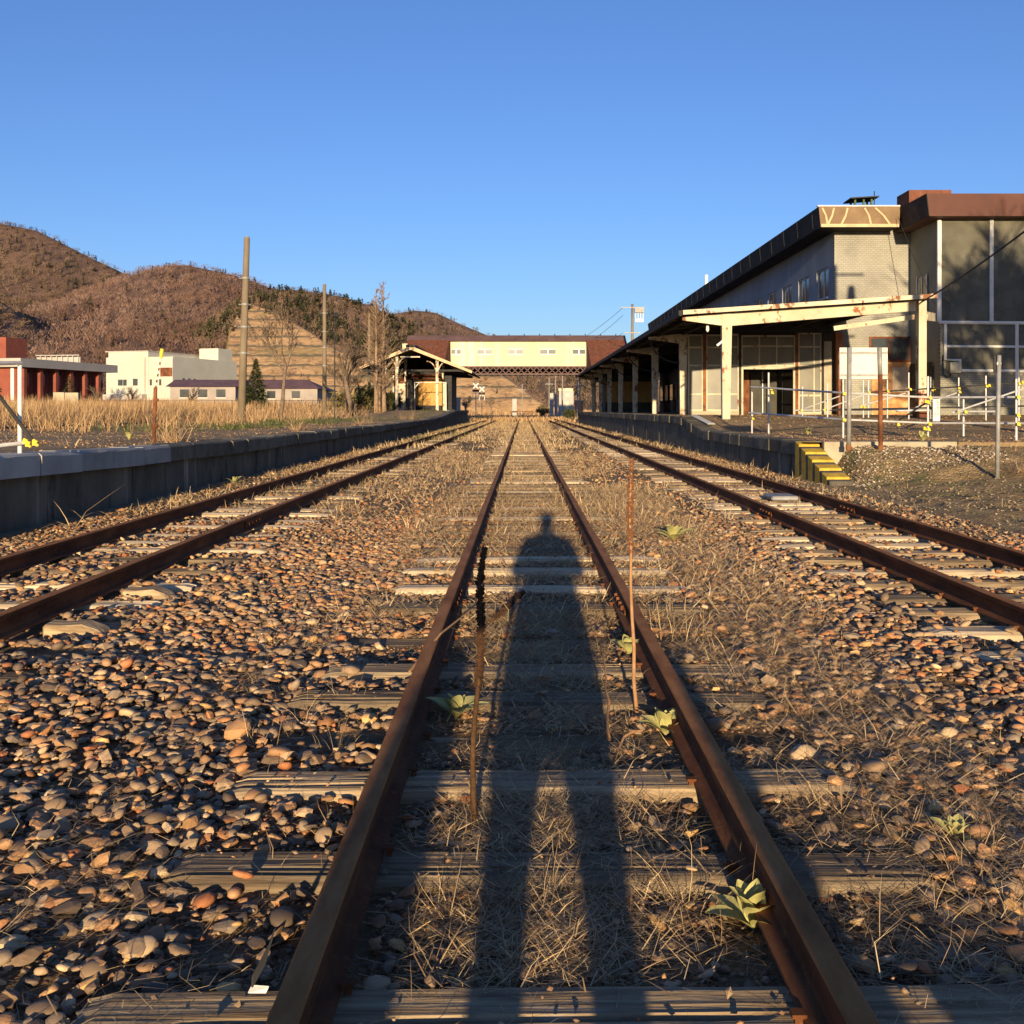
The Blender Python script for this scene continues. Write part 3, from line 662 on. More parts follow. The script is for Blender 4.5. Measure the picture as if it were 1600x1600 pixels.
def merge(s, shapes, sel):
    M = rotm(s)*np.stack([s['a'],s['b'],s['c']],1)[:,None,:]
    VV=[]; FF=[]; TT=[]; SS=[]; base=0; pick = rng.integers(0, len(shapes), len(s['x']))
    for q, ((pv, pf), ang) in enumerate(shapes):
        ii = np.where(sel & (pick == q))[0]; m = len(ii)
        if not m: continue
        v = np.einsum('nij,kj->nki', M[ii], pv)+np.stack([s['x'],s['y'],s['z']],1)[ii][:,None,:]
        VV.append(v.reshape(-1,3)); FF.append((pf[None]+base+(np.arange(m)*len(pv))[:,None,None]).reshape(-1,3)); TT.append(np.repeat(s['col'][ii], len(pv), 0)); SS.append(np.full(m*len(pf), not ang)); base += m*len(pv)
    return VV, FF, TT, SS
def sub(s, k): return {q: v[k] for q, v in s.items()}
def gen(n, ylo, yhi, smin, smax, hay=1.0, ypow=1.0, pile=0.0):
    x, y = scatter(n, ylo, yhi, -5.5, 5.4, ypow)
    k = in_view(x, y) & ~near_rail(x) & (rng.uniform(0,1,n) < stone_dens(x, y)*hay); x, y = x[k], y[k]
    on = on_sleeper(x, y); keep = ~on | (rng.uniform(0,1,len(x)) < np.where(x < -1.5, .22, np.where((x < 2) & (y < 9), .02, .1))); x, y, on = x[keep], y[keep], on[keep]
    s = stones(x, y, rng.uniform(smin**.5, smax**.5, len(x))**2*np.where((np.abs(x-.1) < .55), .8, 1)); s['z'] = np.where(on, .008, s['z']+rng.uniform(0, pile, len(x))); return s
def cat(*ss): return {q: np.concatenate([s[q] for s in ss]) for q in ss[0]}
nearS = cat(gen(27000, 1.75, 5.6, .025, .075, pile=.02), gen(1500, 1.75, 5.6, .07, .11))
proj = nearS['a']/nearS['y']; vis = in_view(nearS['x'], nearS['y'], 0) & (nearS['y'] > 2.05) & (nearS['c'] > .012)
order = np.argsort(-np.where(vis, proj, 0))[:300]; isobj = np.zeros(len(proj), bool); isobj[order] = True
# the 300 largest as single objects
SMESH = {}
Mr = rotm(nearS)
for i in order:
    k = int(rng.integers(0, len(SH_HI))); ci = int(rng.integers(0, 5)); key = (k, int(np.argmin(((PAL-nearS['col'][i])**2).sum(1))))
    if key not in SMESH:
        (pv, pf), ang = SH_HI[k]; o = npmesh('stone', pv, pf, stone_m, np.repeat(PAL[key[1]][None], len(pv), 0), smooth=not ang, parent=ground); SMESH[key] = o.data
    else: o = link(bpy.data.objects.new('stone', SMESH[key]), ground)
    o.location = (nearS['x'][i], nearS['y'][i], nearS['z'][i]); o.scale = (nearS['a'][i], nearS['b'][i], nearS['c'][i]); o.rotation_euler = Matrix(Mr[i].tolist()).to_euler()
hi_ = (nearS['y'] < 3.4) & in_view(nearS['x'], nearS['y'], .25)
a1 = merge(nearS, SH_HI, ~isobj & hi_); a1b = merge(nearS, SH_LO, ~isobj & ~hi_)
midS = cat(gen(40000, 5.4, 13, .03, .085), gen(22000, 12.5, 34, .042, .11))
def strip(n, ylo, yhi, xlo, xhi, smin, smax):
    x, y = scatter(n, ylo, yhi, xlo, xhi); k = in_view(x, y) & ~near_rail(x, .06); x, y = x[k], y[k]
    on = on_sleeper(x, y); k = ~on | (rng.uniform(0,1,len(x)) < .05); x, y, on = x[k], y[k], on[k]
    s = stones(x, y, rng.uniform(smin**.5, smax**.5, len(x))**2); s['z'] = np.where(on, .006, s['z']); return s
def octa(k):
    r = np.random.default_rng(900+k); V = np.array([(1,0,0),(0,1,0),(-1,0,0),(0,-1,0),(0,0,1),(0,0,-1)], float)*r.uniform(.75,1.1,(6,1))+r.normal(0,.12,(6,3))
    return V, np.array([(0,1,4),(1,2,4),(2,3,4),(3,0,4),(1,0,5),(2,1,5),(3,2,5),(0,3,5)])
SH_OCT = [(octa(k), k % 2 == 1) for k in range(6)]
gravS = cat(strip(24000, 1.75, 6.5, -1.6, 2.0, .012, .034), strip(22000, 6, 16, -1.6, 2.0, .02, .05), strip(13000, 1.75, 7.5, -3.8, 3.8, .012, .036)); gravS['col'] = gravS['col']*.9
a2 = merge(midS, SH_LO, midS['y'] < 10.5); a2b = merge(midS, SH_OCT, midS['y'] >= 10.5); a3 = merge(gravS, SH_OCT, np.ones(len(gravS['x']), bool)); 
bs_, off = [], 0
VV=[]; FF=[]; TT=[]; SS=[]
for a in (a1, a1b, a2, a2b, a3):
    for v, f, t, s_ in zip(*a):
        VV.append(v); TT.append(t); SS.append(s_)
    # faces were numbered per call
    for f in a[1]: FF.append(f+off)
    off += sum(len(v) for v in a[0])
bo = npmesh('ballast_stones', np.concatenate(VV), np.concatenate(FF), stone_m, np.concatenate(TT), np.concatenate(SS), parent=ground); tag(bo, kind='stuff')
print('ballast tris', len(bo.data.polygons))
# loose grit on the two platforms
def grit(n, xr, yr, zf, smin, smax):
    x = rng.uniform(*xr, n); y = yr[0]+(yr[1]-yr[0])*rng.uniform(0,1,n)**1.3; k = in_view(x, y) & (fbm(x*.8, y*.8, 71) > .42); x, y = x[k], y[k]
    s = stones(x, y, rng.uniform(smin, smax, len(x))); s['z'] = zf(x, y)+s['c']*.5; s['col'] = s['col']*1.1; return s
for par_, s_ in ((pl, grit(9000, (-16,-6.2), (9,50), lambda x, y: zl(y)-.02, .015, .06)), (pr, grit(9000, (6.2,16), (20.6,42), yard_z, .015, .06))):
    V_, F_, T_, S_ = merge(s_, SH_OCT, np.ones(len(s_['x']), bool)); o = npmesh('grit', np.concatenate(V_), np.concatenate(F_), stone_m, np.concatenate(T_), np.concatenate(S_), parent=par_); tag(o, kind='stuff')
# rubble on the bank at the platform end
def bank_stones(n, xr, yr, smin, smax, pal):
    x = rng.uniform(*xr, n); y = rng.uniform(*yr, n); s = stones(x, y, rng.uniform(smin, smax, n)); s['z'] = bank_z(x, y)+s['c']*rng.uniform(.1,.8,n)
    s['col'] = np.array(pal)[rng.integers(0, len(pal), n)]*rng.uniform(.7,1.25,(n,1)); return s
rb = cat(bank_stones(1500, (5.95,8.8), (18.2,20.4), .025, .09, [(.42,.33,.23),(.3,.22,.15),(.52,.44,.33),(.2,.15,.1)]), bank_stones(3400, (5.0,11), (9,20.3), .02, .07, [(.26,.19,.12),(.17,.125,.085),(.34,.26,.17)]))
V_, F_, T_, S_ = merge(rb, SH_OCT, np.ones(len(rb['x']), bool)); o = npmesh('rubble', np.concatenate(V_), np.concatenate(F_), stone_m, np.concatenate(T_), np.concatenate(S_), parent=bank); tag(o, kind='stuff')

# ------------------------------------------------------------------ dry grass and weeds
def blades(P, az, L, w, lean, nseg=2, droop=.5, seed=0):
    n = len(P); t = np.linspace(0, 1, nseg+1)
    d = np.stack([np.cos(az), np.sin(az), np.zeros(n)], 1); sd_ = np.stack([-np.sin(az), np.cos(az), np.zeros(n)], 1)
    phi = rng.uniform(0, 3.14, n); sd_ = np.stack([np.cos(phi), np.sin(phi), np.zeros(n)], 1)
    vs = []; twist = rng.normal(0, .7, n); dr_ = droop*rng.uniform(.3, 2.2, n)
    for k, tt in enumerate(t):
        ang = lean*(1+dr_*tt*1.2); ang = np.clip(ang, 0, 1.5)
        dk = np.stack([np.cos(az+twist*tt), np.sin(az+twist*tt), np.zeros(n)], 1)
        c = P + (dk*np.sin(ang)[:,None]+np.array([0,0,1])*np.cos(ang)[:,None])*(L*tt)[:,None]
        if k < nseg: vs += [c-sd_*(w*(1-.75*tt)/2)[:,None], c+sd_*(w*(1-.75*tt)/2)[:,None]]
        else: vs += [c]
    V = np.stack(vs, 1); m = V.shape[1]; F = []
    for k in range(nseg-1): F += [(2*k, 2*k+1, 2*k+3), (2*k, 2*k+3, 2*k+2)]
    F.append((2*nseg-2, 2*nseg-1, 2*nseg)); F = np.array(F)
    return V.reshape(-1,3), (F[None]+(np.arange(n)*m)[:,None,None]).reshape(-1,3), m
GC = np.array([(.6,.43,.23),(.52,.36,.19),(.68,.51,.3),(.42,.28,.15),(.34,.22,.125)])
def grass_obj(name, parts, mat, label=None, cat_=None, parent=None):
    VV=[];FF=[];TT=[];b=0
    for V, F, m, col in parts: VV.append(V); FF.append(F+b); TT.append(np.repeat(col, m, 0)); b += len(V)
    o = npmesh(name, np.concatenate(VV), np.concatenate(FF), mat, np.concatenate(TT), parent=parent); return tag(o, label, cat_, kind='stuff')
def hay_dens(x, y):
    c = np.abs(x-.1); d = np.where(c < .5, .9, 0.0); d = np.where((x > .6) & (x < 2.1), .85*sst(2.1, 1.4, x)+.1, d); d = np.where((x < -.45) & (x > -1.6), .5*sst(-1.6, -1.0, x), d)
    d = np.maximum(d, .16); d = np.maximum(d, sst(9, 16, y)*.6*np.where(x < .5, 1, .7)*np.where(np.abs(x-3.6) < 1.3, .25, 1))
    d = d*sst(.3, .55, fbm(x*.9, y*.7, 91)); return d
def hay(n, ylo, yhi, L, w, lean, nseg=2, ypow=1., dens=1., zb=.005):
    x, y = scatter(n, ylo, yhi, -5.4, 5.3, ypow)
    k = in_view(x, y) & ~near_rail(x, .05) & (rng.uniform(0,1,n) < hay_dens(x, y)*dens); x, y = x[k], y[k]; m = len(x)
    on = on_sleeper(x, y); k = ~on | (rng.uniform(0,1,m) < .22); x, y, on = x[k], y[k], on[k]; m = len(x)
    P = np.stack([x, y, np.where(on, .0, ground_z(x, y)+zb)], 1)
    col = GC[rng.integers(0, len(GC), m)]*rng.uniform(.7,1.2,(m,1))
    V, F, q = blades(P, rng.normal(.3, 1.3, m)+np.where(rng.uniform(0,1,m) < .5, 3.14, 0), rng.uniform(*L, m), rng.uniform(*w, m), np.abs(rng.normal(lean[0], lean[1], m)), nseg, rng.uniform(.1,.6,1)[0]); return V, F, q, col
def tufts(cs, nb, L, w, spread=.05, cols=GC, lean=.35, zf=None):
    out = []
    for (x, y, k) in cs:
        n = int(nb*k); a = rng.uniform(0,6.28,n); r_ = np.abs(rng.normal(0, spread, n))
        px, py = x+np.cos(a)*r_, y+np.sin(a)*r_; z = zf(px, py) if zf else ground_z(px, py)
        V, F, q = blades(np.stack([px,py,z],1), a, rng.uniform(*L, n)*math.sqrt(k), rng.uniform(*w, n), np.abs(rng.normal(lean, .22, n)), 3, .8)
        out.append((V, F, q, cols[rng.integers(0, len(cols), n)]*rng.uniform(.8,1.2,(n,1))))
    return out
def mat_hay(n, ylo, yhi, xlo, xhi, L, w, lean, zr=(.0,.035), thr=.42):
    x, y = scatter(n, ylo, yhi, xlo, xhi); edge = sst(xlo, xlo+.5, x)*sst(xhi, xhi-.6, x)
    k = in_view(x, y) & ~near_rail(x, .06) & (rng.uniform(0,1,n) < edge*sst(thr-.12, thr+.12, fbm(x*1.3+3, y*1.0, 93)+.08*(x > .6))); x, y = x[k], y[k]
    on = on_sleeper(x, y); k = ~on | (rng.uniform(0,1,len(x)) < .16); x, y, on = x[k], y[k], on[k]; m = len(x)
    P = np.stack([x, y, np.where(on, .002, ground_z(x, y)+rng.uniform(*zr, m))], 1); col = GC[rng.integers(0, len(GC), m)]*rng.uniform(.65,1.2,(m,1))
    V, F, q = blades(P, rng.normal(.2, .8, m)+np.where(rng.uniform(0,1,m) < .5, 3.14, 0), rng.uniform(*L, m), rng.uniform(*w, m), np.abs(rng.normal(lean[0], lean[1], m)), 2, .25); return V, F, q, col
g1 = [mat_hay(60000, 1.9, 7, -.45, .65, (.04,.16), (.0018,.0048), (1.18,.28)), mat_hay(50000, 1.9, 7, .6, 2.1, (.04,.18), (.0018,.0042), (1.25,.25)), mat_hay(30000, 1.9, 7, -1.7, -.45, (.04,.16), (.0018,.004), (1.28,.22), thr=.5),
      mat_hay(60000, 6.5, 18, -1.4, 2.3, (.05,.18), (.004,.008), (1.1,.3), thr=.36), hay(52000, 1.9, 6.5, (.05,.2), (.0016,.0042), (1.38,.22), 2, 1.), hay(60000, 6, 14, (.06,.22), (.003,.007), (1.25,.28), 2), hay(70000, 13, 34, (.07,.2), (.007,.014), (.95,.35), 2), hay(60000, 32, 110, (.1,.28), (.02,.045), (.75,.35), 2)]
tcs = [(.15,3.0,1.),(.45,2.85,1.2),(.62,2.95,1.3),(.5,2.6,.8),(-.2,2.75,.7),(.05,2.85,1.0),(.12,2.5,.6),(-.05,3.3,.5),(1.05,3.5,1.),(1.2,3.25,1.2),(1.35,3.05,1.3),(1.5,3.3,1),(1.1,2.75,.7),(1.28,2.65,.8),(.9,2.55,.6),
       (-.75,4.1,1.),(-.95,4.45,1.2),(-.8,4.8,1),(-1.1,4.2,.8),(-.6,3.3,.7),(-.75,3.0,.7),(-.9,3.65,.7),(1.55,4.2,1),(1.3,4.6,1),(1.1,5.2,1.1),(1.35,5.7,1.2),(1.0,6.1,1),(1.6,5.2,.8),(.35,3.4,.6),(2.2,4.0,.8),(1.9,3.5,.8),(1.7,2.9,.8),(2.6,5.8,1.),(2.0,4.9,.7)]
g1 += tufts(tcs, 22, (.08,.27), (.0016,.004), .08, GC, .5)
g1 += tufts([(a_+rng.normal(0,.12), b_+rng.normal(0,.15), c_*.7) for a_, b_, c_ in tcs], 26, (.06,.18), (.0015,.0035), .11, GC, 1.0)
g1 += tufts([(rng.uniform(.7,1.9), rng.uniform(5,22), rng.uniform(.6,1.2)) for _ in range(60)], 14, (.1,.26), (.004,.008), .09)
g1 += tufts([(rng.uniform(-5.3,2.8), rng.uniform(9,40), rng.uniform(.5,1.1)) for _ in range(90)], 12, (.1,.24), (.006,.014), .1)
go = grass_obj('track_grass', g1, hay_m, 'matted pale dry grass spread over the ballast and sleepers', 'dry grass')
print('track grass', len(go.data.polygons))
# tall dry grass in the field
def tall(n, xr, yr, L, w, zf, cols):
    x = rng.uniform(*xr, n); y = rng.uniform(*yr, n); k = in_view(x, y, 4) & (fbm(x*.3, y*.3, 61) > .28); x, y = x[k], y[k]; m = len(x)
    V, F, q = blades(np.stack([x, y, zf(x, y)], 1), rng.normal(.6, .8, m), rng.uniform(*L, m)*(.75+.5*fbm(x*.25, y*.25, 63)), rng.uniform(*w, m), np.abs(rng.normal(.1, .12, m)), 3, 1.2)
    return V, F, q, cols[rng.integers(0, len(cols), m)]*rng.uniform(.75,1.2,(m,1))
FC = np.array([(.52,.33,.16),(.44,.27,.13),(.6,.41,.22),(.36,.22,.11)])
fz = lambda x, y: .45+.6*sst(60,110,y)-.1
g2 = [tall(26000, (-36,-17.2), (24,62), (1.1,1.75), (.02,.05), fz, FC), tall(16000, (-52,-17.5), (60,100), (1.2,1.7), (.04,.09), fz, FC)]
o = grass_obj('field_grass', g2, hay_m, 'tall golden dry grass standing in the field behind the left platform', 'tall grass')
g7 = [tall(9000, (-34,26), (205,330), (.5,1.6), (.12,.3), lambda x,y: 0*x, FC), tall(5000, (-16,12), (112,195), (.25,.6), (.06,.14), lambda x,y: 0*x-.05, FC)]
grass_obj('far_grass', g7, hay_m, 'orange dry grass on the open ground beyond the footbridge', 'dry grass')
pz = lambda x, y: zl(y)-.03
g3 = tufts([(rng.uniform(-16.5,-11), rng.uniform(26,80), rng.uniform(.6,1.2)) for _ in range(200)], 14, (.5,1.1), (.01,.03), .25, FC, .3, pz)
g3 += tufts([(-6.6,19.5,1.3),(-6.9,20.2,1.5),(-7.3,20.6,1.2),(-6.6,30,1.),(-6.9,31,1.1),(-7,44,1.3),(-6.8,45.5,1.2),(-6.7,62,1.4),(-7.4,63,1.2)], 30, (.45,.95), (.006,.016), .12, FC, .45, pz)
g3 += tufts([(rng.uniform(-16,-6.2), rng.uniform(9,50), rng.uniform(.3,.8)) for _ in range(150)], 14, (.08,.3), (.005,.012), .12, GC, .6, pz)
grass_obj('platform_grass', g3, hay_m, 'loose straw coloured tufts growing out of the left platform', 'dry grass')
WC = np.array([(.1,.13,.035),(.14,.16,.05),(.2,.19,.08),(.08,.1,.03)])
g4 = tufts([(rng.uniform(-14,-8.5), rng.uniform(28,62), rng.uniform(.7,1.3)) for _ in range(130)], 26, (.15,.4), (.02,.05), .3, WC, .7, pz)
g4 += tufts([(rng.uniform(-5.2,-2.9), rng.uniform(42,85), rng.uniform(.6,1.2)) for _ in range(80)], 24, (.12,.34), (.02,.05), .25, WC, .7)
g4 += tufts([(rng.uniform(6,12.5), rng.uniform(9,20.4), rng.uniform(.4,1.)) for _ in range(150)], 14, (.05,.16), (.006,.014), .16, WC*1.3, .7, bank_z)
g4 += tufts([(rng.uniform(-9,-6.1), rng.uniform(60,90), rng.uniform(.6,1.2)) for _ in range(40)], 20, (.12,.34), (.02,.05), .25, WC, .7, pz)
grass_obj('weeds', g4, weed_m, 'low green weeds and moss along the platforms and the bank', 'weeds')
g5 = tufts([(rng.uniform(5.4,13), rng.uniform(8,20.4), rng.uniform(.4,1.)) for _ in range(170)], 14, (.06,.22), (.004,.01), .14, GC, .7, bank_z)
g5 += tufts([(8.3,17.4,1.6),(8.5,17.2,1.4)], 40, (.2,.4), (.005,.012), .14, FC, .9, bank_z)
g5 += tufts([(rng.uniform(6,14), rng.uniform(20.6,27), rng.uniform(.4,.9)) for _ in range(60)], 14, (.06,.22), (.004,.012), .12, GC, .7, yard_z)
g5 += tufts([(rng.uniform(4.8,5.5), rng.uniform(20,60), rng.uniform(.5,1.1)) for _ in range(60)], 14, (.1,.3), (.006,.014), .1, GC, .6)
grass_obj('bank_grass', g5, hay_m, 'dry straw and grass scattered on the bank below the right platform', 'dry grass')
# broken straw along the foot of the left platform
g6 = tufts([(-5.3,10.6,1.1),(-5.25,12.0,1.4),(-5.2,12.4,1.2),(-5.3,13.2,.8),(-5.2,16,.7),(-5.3,19,.8),(-5.2,9.8,.9)], 16, (.25,.7), (.006,.014), .16, GC*1.15, .95)
grass_obj('broken_straw', g6, hay_m, 'bent pale straw at the foot of the left platform wall', 'straw')
# ------------------------------------------------------------------ station building
sb = thing('station_building', (15,44.7,1.1), 'long two storey grey tiled station building with deep flat eaves on the right', 'building')
ZT, ZB = 9.95, 9.1
B(13.6,16.95,44.7,44.95,.9,9.3).build('end_wall', tile_m, sb)
# side wall facing the track with real window openings
wins = [(45.55+3.15*k, 47.4+3.15*k) for k in range(17)]
WZ0, WZ1 = 6.35, 7.7
def wall_openings(x0, x1, ys, ye, z0, z1, ops, oz0, oz1):
    m = MB(); m.box(x0,x1,ys,ye,z0,oz0); m.box(x0,x1,ys,ye,oz1,z1); c = ys
    for a, b in ops: m.box(x0,x1,c,a,oz0,oz1); c = b
    m.box(x0,x1,c,ye,oz0,oz1); return m
wall_openings(13.6,13.85,44.952,102,.9,9.3,wins,WZ0,WZ1).build('side_wall', bluewall_m, sb)
for a, b in wins:
    f = MB(); f.box(13.66,13.74,a,a+.07,WZ0,WZ1); f.box(13.66,13.74,b-.07,b,WZ0,WZ1); f.box(13.66,13.74,a+.07,b-.07,WZ0,WZ0+.06); f.box(13.66,13.74,a+.07,b-.07,WZ1-.06,WZ1); f.box(13.665,13.735,(a+b)/2-.03,(a+b)/2+.03,WZ0+.06,WZ1-.06)
    w = f.build('window', gal_m, sb)
    for q in (0, 1):
        ya = a+.07 if q == 0 else (a+b)/2+.03; yb = (a+b)/2-.03 if q == 0 else b-.07
        B(13.70,13.71,ya,yb,WZ0+.06,WZ1-.06).build('pane', win_m, w)
    B(13.5,13.6,a-.06,b+.06,WZ0-.1,WZ0-.03).build('sill', bluewall_m, w)
for y in (62.5, 65): MB().prism([(13.6,y,7.55),(13.2,y,7.55),(13.6,y,7.95)], (0,.5,0)).build('vent_hood', galg_m, sb)
# roof slab with slanted dark fascia, tan end fascia
def fascia_ring(x0,x1,y0,y1,zb,zt,ins): return [(x0+ins,y0+ins,zb),(x1,y0+ins,zb),(x1,y1,zb),(x0+ins,y1,zb)], [(x0,y0,zt),(x1,y0,zt),(x1,y1,zt),(x0,y1,zt)]
b0, t0 = fascia_ring(12.56,16.02,43.5,103,ZB,ZT,.12)
MB().add(b0+t0, [(0,1,2,3),(4,5,6,7),(1,2,6,5),(2,3,7,6),(3,0,4,7)]).build('roof', darkfascia_m, sb)
MB().prism([b0[0],b0[1],t0[1],t0[0]], (0,-.03,0)).build('end_fascia', tanfascia_m, sb)
for k in range(24): 
    y = 44.5+k*2.45; MB().prism([(12.62,y,ZB+.1),(12.56,y,ZT-.03),(12.56,y+.03,ZT-.03),(12.62,y+.03,ZB+.1)], (-.015,0,0)).build('fascia_joint', dark_m, sb)
pe = MB(); pe.box(12.7,16.0,43.56,43.585,ZB+.0,ZB+.13)
for (xa, xb) in ((12.7,12.95),(13.2,12.98),(13.78,13.55),(14.5,14.8),(14.95,15.6)):
    pe.bar((xa,43.455,ZT-.06),((xa+xb)/2+.05,43.5,(ZT+ZB)/2+.05),.07,.02,(0,1,0)); pe.bar(((xa+xb)/2+.05,43.5,(ZT+ZB)/2+.05),(xb,43.55,ZB+.12),.08,.02,(0,1,0))
pe.build('peeling_strip', tanpeel_m, sb)
B(12.5,16.0,43.42,43.6,ZT,ZT+.05).build('roof_edge', gal_m, sb)
# near wing
B(16.9,17.15,41.702,44.7,.6,9.3).build('wing_side_wall', olivewall_m, sb)
B(16.9,32,41.45,41.7,.6,9.3).build('wing_end_wall', tile2_m, sb)
b0, t0 = fascia_ring(16.02,33,40.6,60,9.04,9.9,.18)
MB().add(b0+t0, [(0,1,2,3),(4,5,6,7),(0,1,5,4),(1,2,6,5),(2,3,7,6),(3,0,4,7)]).build('wing_roof', redfascia_m, sb)
MB().prism([(16.02,40.62,9.9),(16.2,40.8,9.05),(16.2,44.6,9.05),(16.02,44.6,9.9)], (-.02,0,0)).build('wing_side_fascia', darkfascia_m, sb)
w = MB().box(16.86,16.9,42.75,43.75,5.35,6.95).build('window', win_m, sb)
f = MB(); f.box(16.83,16.86,42.68,42.75,5.3,7.0); f.box(16.83,16.86,43.75,43.82,5.3,7.0); f.box(16.83,16.86,43.2,43.26,5.35,6.95); f.build('window_frame', gal_m, w)
B(16.8,16.9,42.5,44.0,5.15,5.25).build('sill', olivewall_m, w)
def wx(px, d=41.4): return PXY(px, d)
def wz(py, d=41.4): return PZ(py, d)
def pipe(pts, r, name='conduit', mat=whitep_m):
    return MB().tube([(wx(p[0]), 41.4, wz(p[1])) for p in pts], r, 6).build(name, mat, sb)
pipe([(1467.5,343),(1467.5,503)], .09, 'downpipe'); pipe([(1549,343),(1549,503)], .085, 'downpipe')
pipe([(1467,503.5),(1640,505)], .07); pipe([(1477,506),(1477,562),(1500,563),(1500,580)], .065); pipe([(1500,579),(1640,580)], .06)
pipe([(1478,541),(1640,542)], .05); pipe([(1588.5,506),(1588.5,600),(1591,640)], .075)
B(wx(1482),wx(1499),41.2,41.38,wz(583),wz(566)).build('meter_box', creamb_m, sb, bevel=.02)
MB().tube([(wx(1473),41.36,wz(555)),(wx(1473),41.36,wz(585)),(wx(1479),41.36,wz(590)),(wx(1484),41.36,wz(588)),(wx(1484),41.36,wz(582))], .025, 5).build('meter_cable', wire_m, sb)
for (a_, b_, c_, e_) in ((1470.5,1546.5,346,501),(1551.5,1680,346,501),(1479,1586,507.5,540),(1479,1586,543,577.5),(1591,1680,507.5,541),(1591,1680,543.5,577.5)): B(wx(a_,41.42),wx(b_,41.42),41.41,41.42,wz(e_,41.42),wz(c_,41.42)).build('mesh_panel', mesh_m, sb)
# roof equipment
v = B(14.65,15.5,45.3,46.0,ZT+.005,ZT+.45).build('roof_vent', green_m, sb)
m = MB()
for (x, y) in ((14.67,45.32),(15.05,45.32),(15.4,45.32),(14.67,45.9),(15.4,45.9)): m.box(x,x+.08,y,y+.08,ZT+.45,ZT+.7)
tag(m.build('vent_leg', green_m, v), kind='stuff'); MB().prism([(14.45,45.1,ZT+.68),(15.7,45.1,ZT+.75),(15.7,46.2,ZT+.75),(14.45,46.2,ZT+.66)], (0,0,.05)).build('vent_cap', dark_m, v)
MB().tube([(15.55,45.3,ZT+.2),(15.55,45.3,ZT+1.05)], .025, 5).build('vent_rod', dark_m, v)
B(17.35,19.25,46,47.5,9.9,11.2).build('roof_box', brickbox_m, sb)
MB().tube([(12.9,72,9.95),(12.9,72,10.8)], .12, 6).build('roof_stub', whitep_m, sb)
# lower floor of the end wall: dark windows, doors, posts
def onwall(name, px0, px1, py0, py1, mat, t=.06, par=None, d=44.7, off=.0):
    return B(PXY(px0,d),PXY(px1,d),d-off-t,d-off,PZ(py1,d),PZ(py0,d)).build(name, mat, par or sb)
fw = onwall('window_frame', 1358, 1423, 526, 566, rust_m, .04)
onwall('pane', 1361, 1388, 529, 562, win_m, .02, fw, off=.041); onwall('pane', 1391, 1419, 529, 562, win_m, .02, fw, off=.041)
dr = onwall('door_frame', 1385, 1424, 566, 650, rustdoor_m, .07); onwall('door_leaf', 1393, 1417, 574, 613, ply_m, .03, dr, off=.071); onwall('door_leaf', 1391, 1418, 617, 647, rustdoor_m, .03, dr, off=.071)
onwall('door_leaf', 1361, 1384, 590, 648, rustdoor_m, .05); onwall('notice_sheet', 1364, 1380, 575, 588, ply_m, .05)
B(16.84,16.9,42.1,44.5,1.0,3.3).build('shutter', shut_m, sb)
for k in range(14): B(16.815,16.84,42.12,44.48,1.05+k*.16,1.12+k*.16).build('shutter_slat', shut_m, sb)
onwall('concrete_pillar', 1285, 1297, 534, 649, conc_l, .25); onwall('rusted_pillar', 1303, 1314, 520, 649, orange_m, .3)
# ground floor wall behind the canopy: timber panels
for k in range(16):
    y = 48+k*3.3
    B(13.52,13.6,y,y+1.5,1.15,3.6).build('timber_panel', och_m if k % 3 == 0 else rust_m, sb)
    B(13.52,13.6,y+1.6,y+3.2,2.2,3.6).build('dark_window', win_m, sb)

# ------------------------------------------------------------------ glazed screen under the canopy
gs = thing('glazed_screen', (10,44.7,1.1), 'cream framed glass screen with a dark doorway under the station canopy', 'glass wall')
D_ = 44.6
def fr(px0, px1, py0, py1, mat=cream_m, t=.09, name='frame_bar'): return B(PXY(px0,D_),PXY(px1,D_),D_-t/2,D_+t/2,PZ(py1,D_),PZ(py0,D_)).build(name, mat, gs)
def pane(px0, px1, py0, py1): return B(PXY(px0,D_),PXY(px1,D_),D_-.008,D_+.008,PZ(py1,D_),PZ(py0,D_)).build('pane', dusty_m, gs)
def panel(px0, px1, cols, rows):
    for r_ in rows: fr(px0, px1, r_-1.3, r_+1.3, t=.08)
    for c in cols: fr(c-1, c+1, rows[0]-1.3, rows[-1]+1.3, t=.1)
    for a, b in zip(cols[:-1], cols[1:]):
        for p, q in zip(rows[:-1], rows[1:]): pane(a+1, b-1, p+1.3, q-1.3)
panel(1075, 1098, [1076,1097], [524,543,571,616,641]); fr(1098,1103,520,649,rust_m,.16,'mullion')
panel(1103, 1128, [1104,1127], [524,543,571,616,641]); panel(1128, 1154, [1129,1153], [523,542,571,616,641]); fr(1154,1157.5,518,649,dark_m,.16,'mullion')
panel(1158, 1242, [1159,1186,1213,1241], [525,541,571.5]); fr(1158,1161,573,650,cream_m,.12,'door_jamb'); fr(1239,1242,573,650,cream_m,.12,'door_jamb'); fr(1161,1239,573,577,cream_m,.12,'door_head')
fr(1242,1246.5,518,649,rust_m,.18,'mullion'); panel(1246.5, 1283, [1248,1271.5,1282], [521,542,572,618,645]); fr(1283,1286,518,649,dark_m,.16,'mullion')
fr(1075,1154,642.4,650,conc_l,.2,'plinth'); fr(1246.5,1283,646.4,650,conc_l,.2,'plinth')
B(PXY(1074,D_),PXY(1303,D_),D_-.1,D_+.1,PZ(521,D_)+.02,5.35).build('header', dark_m, gs)
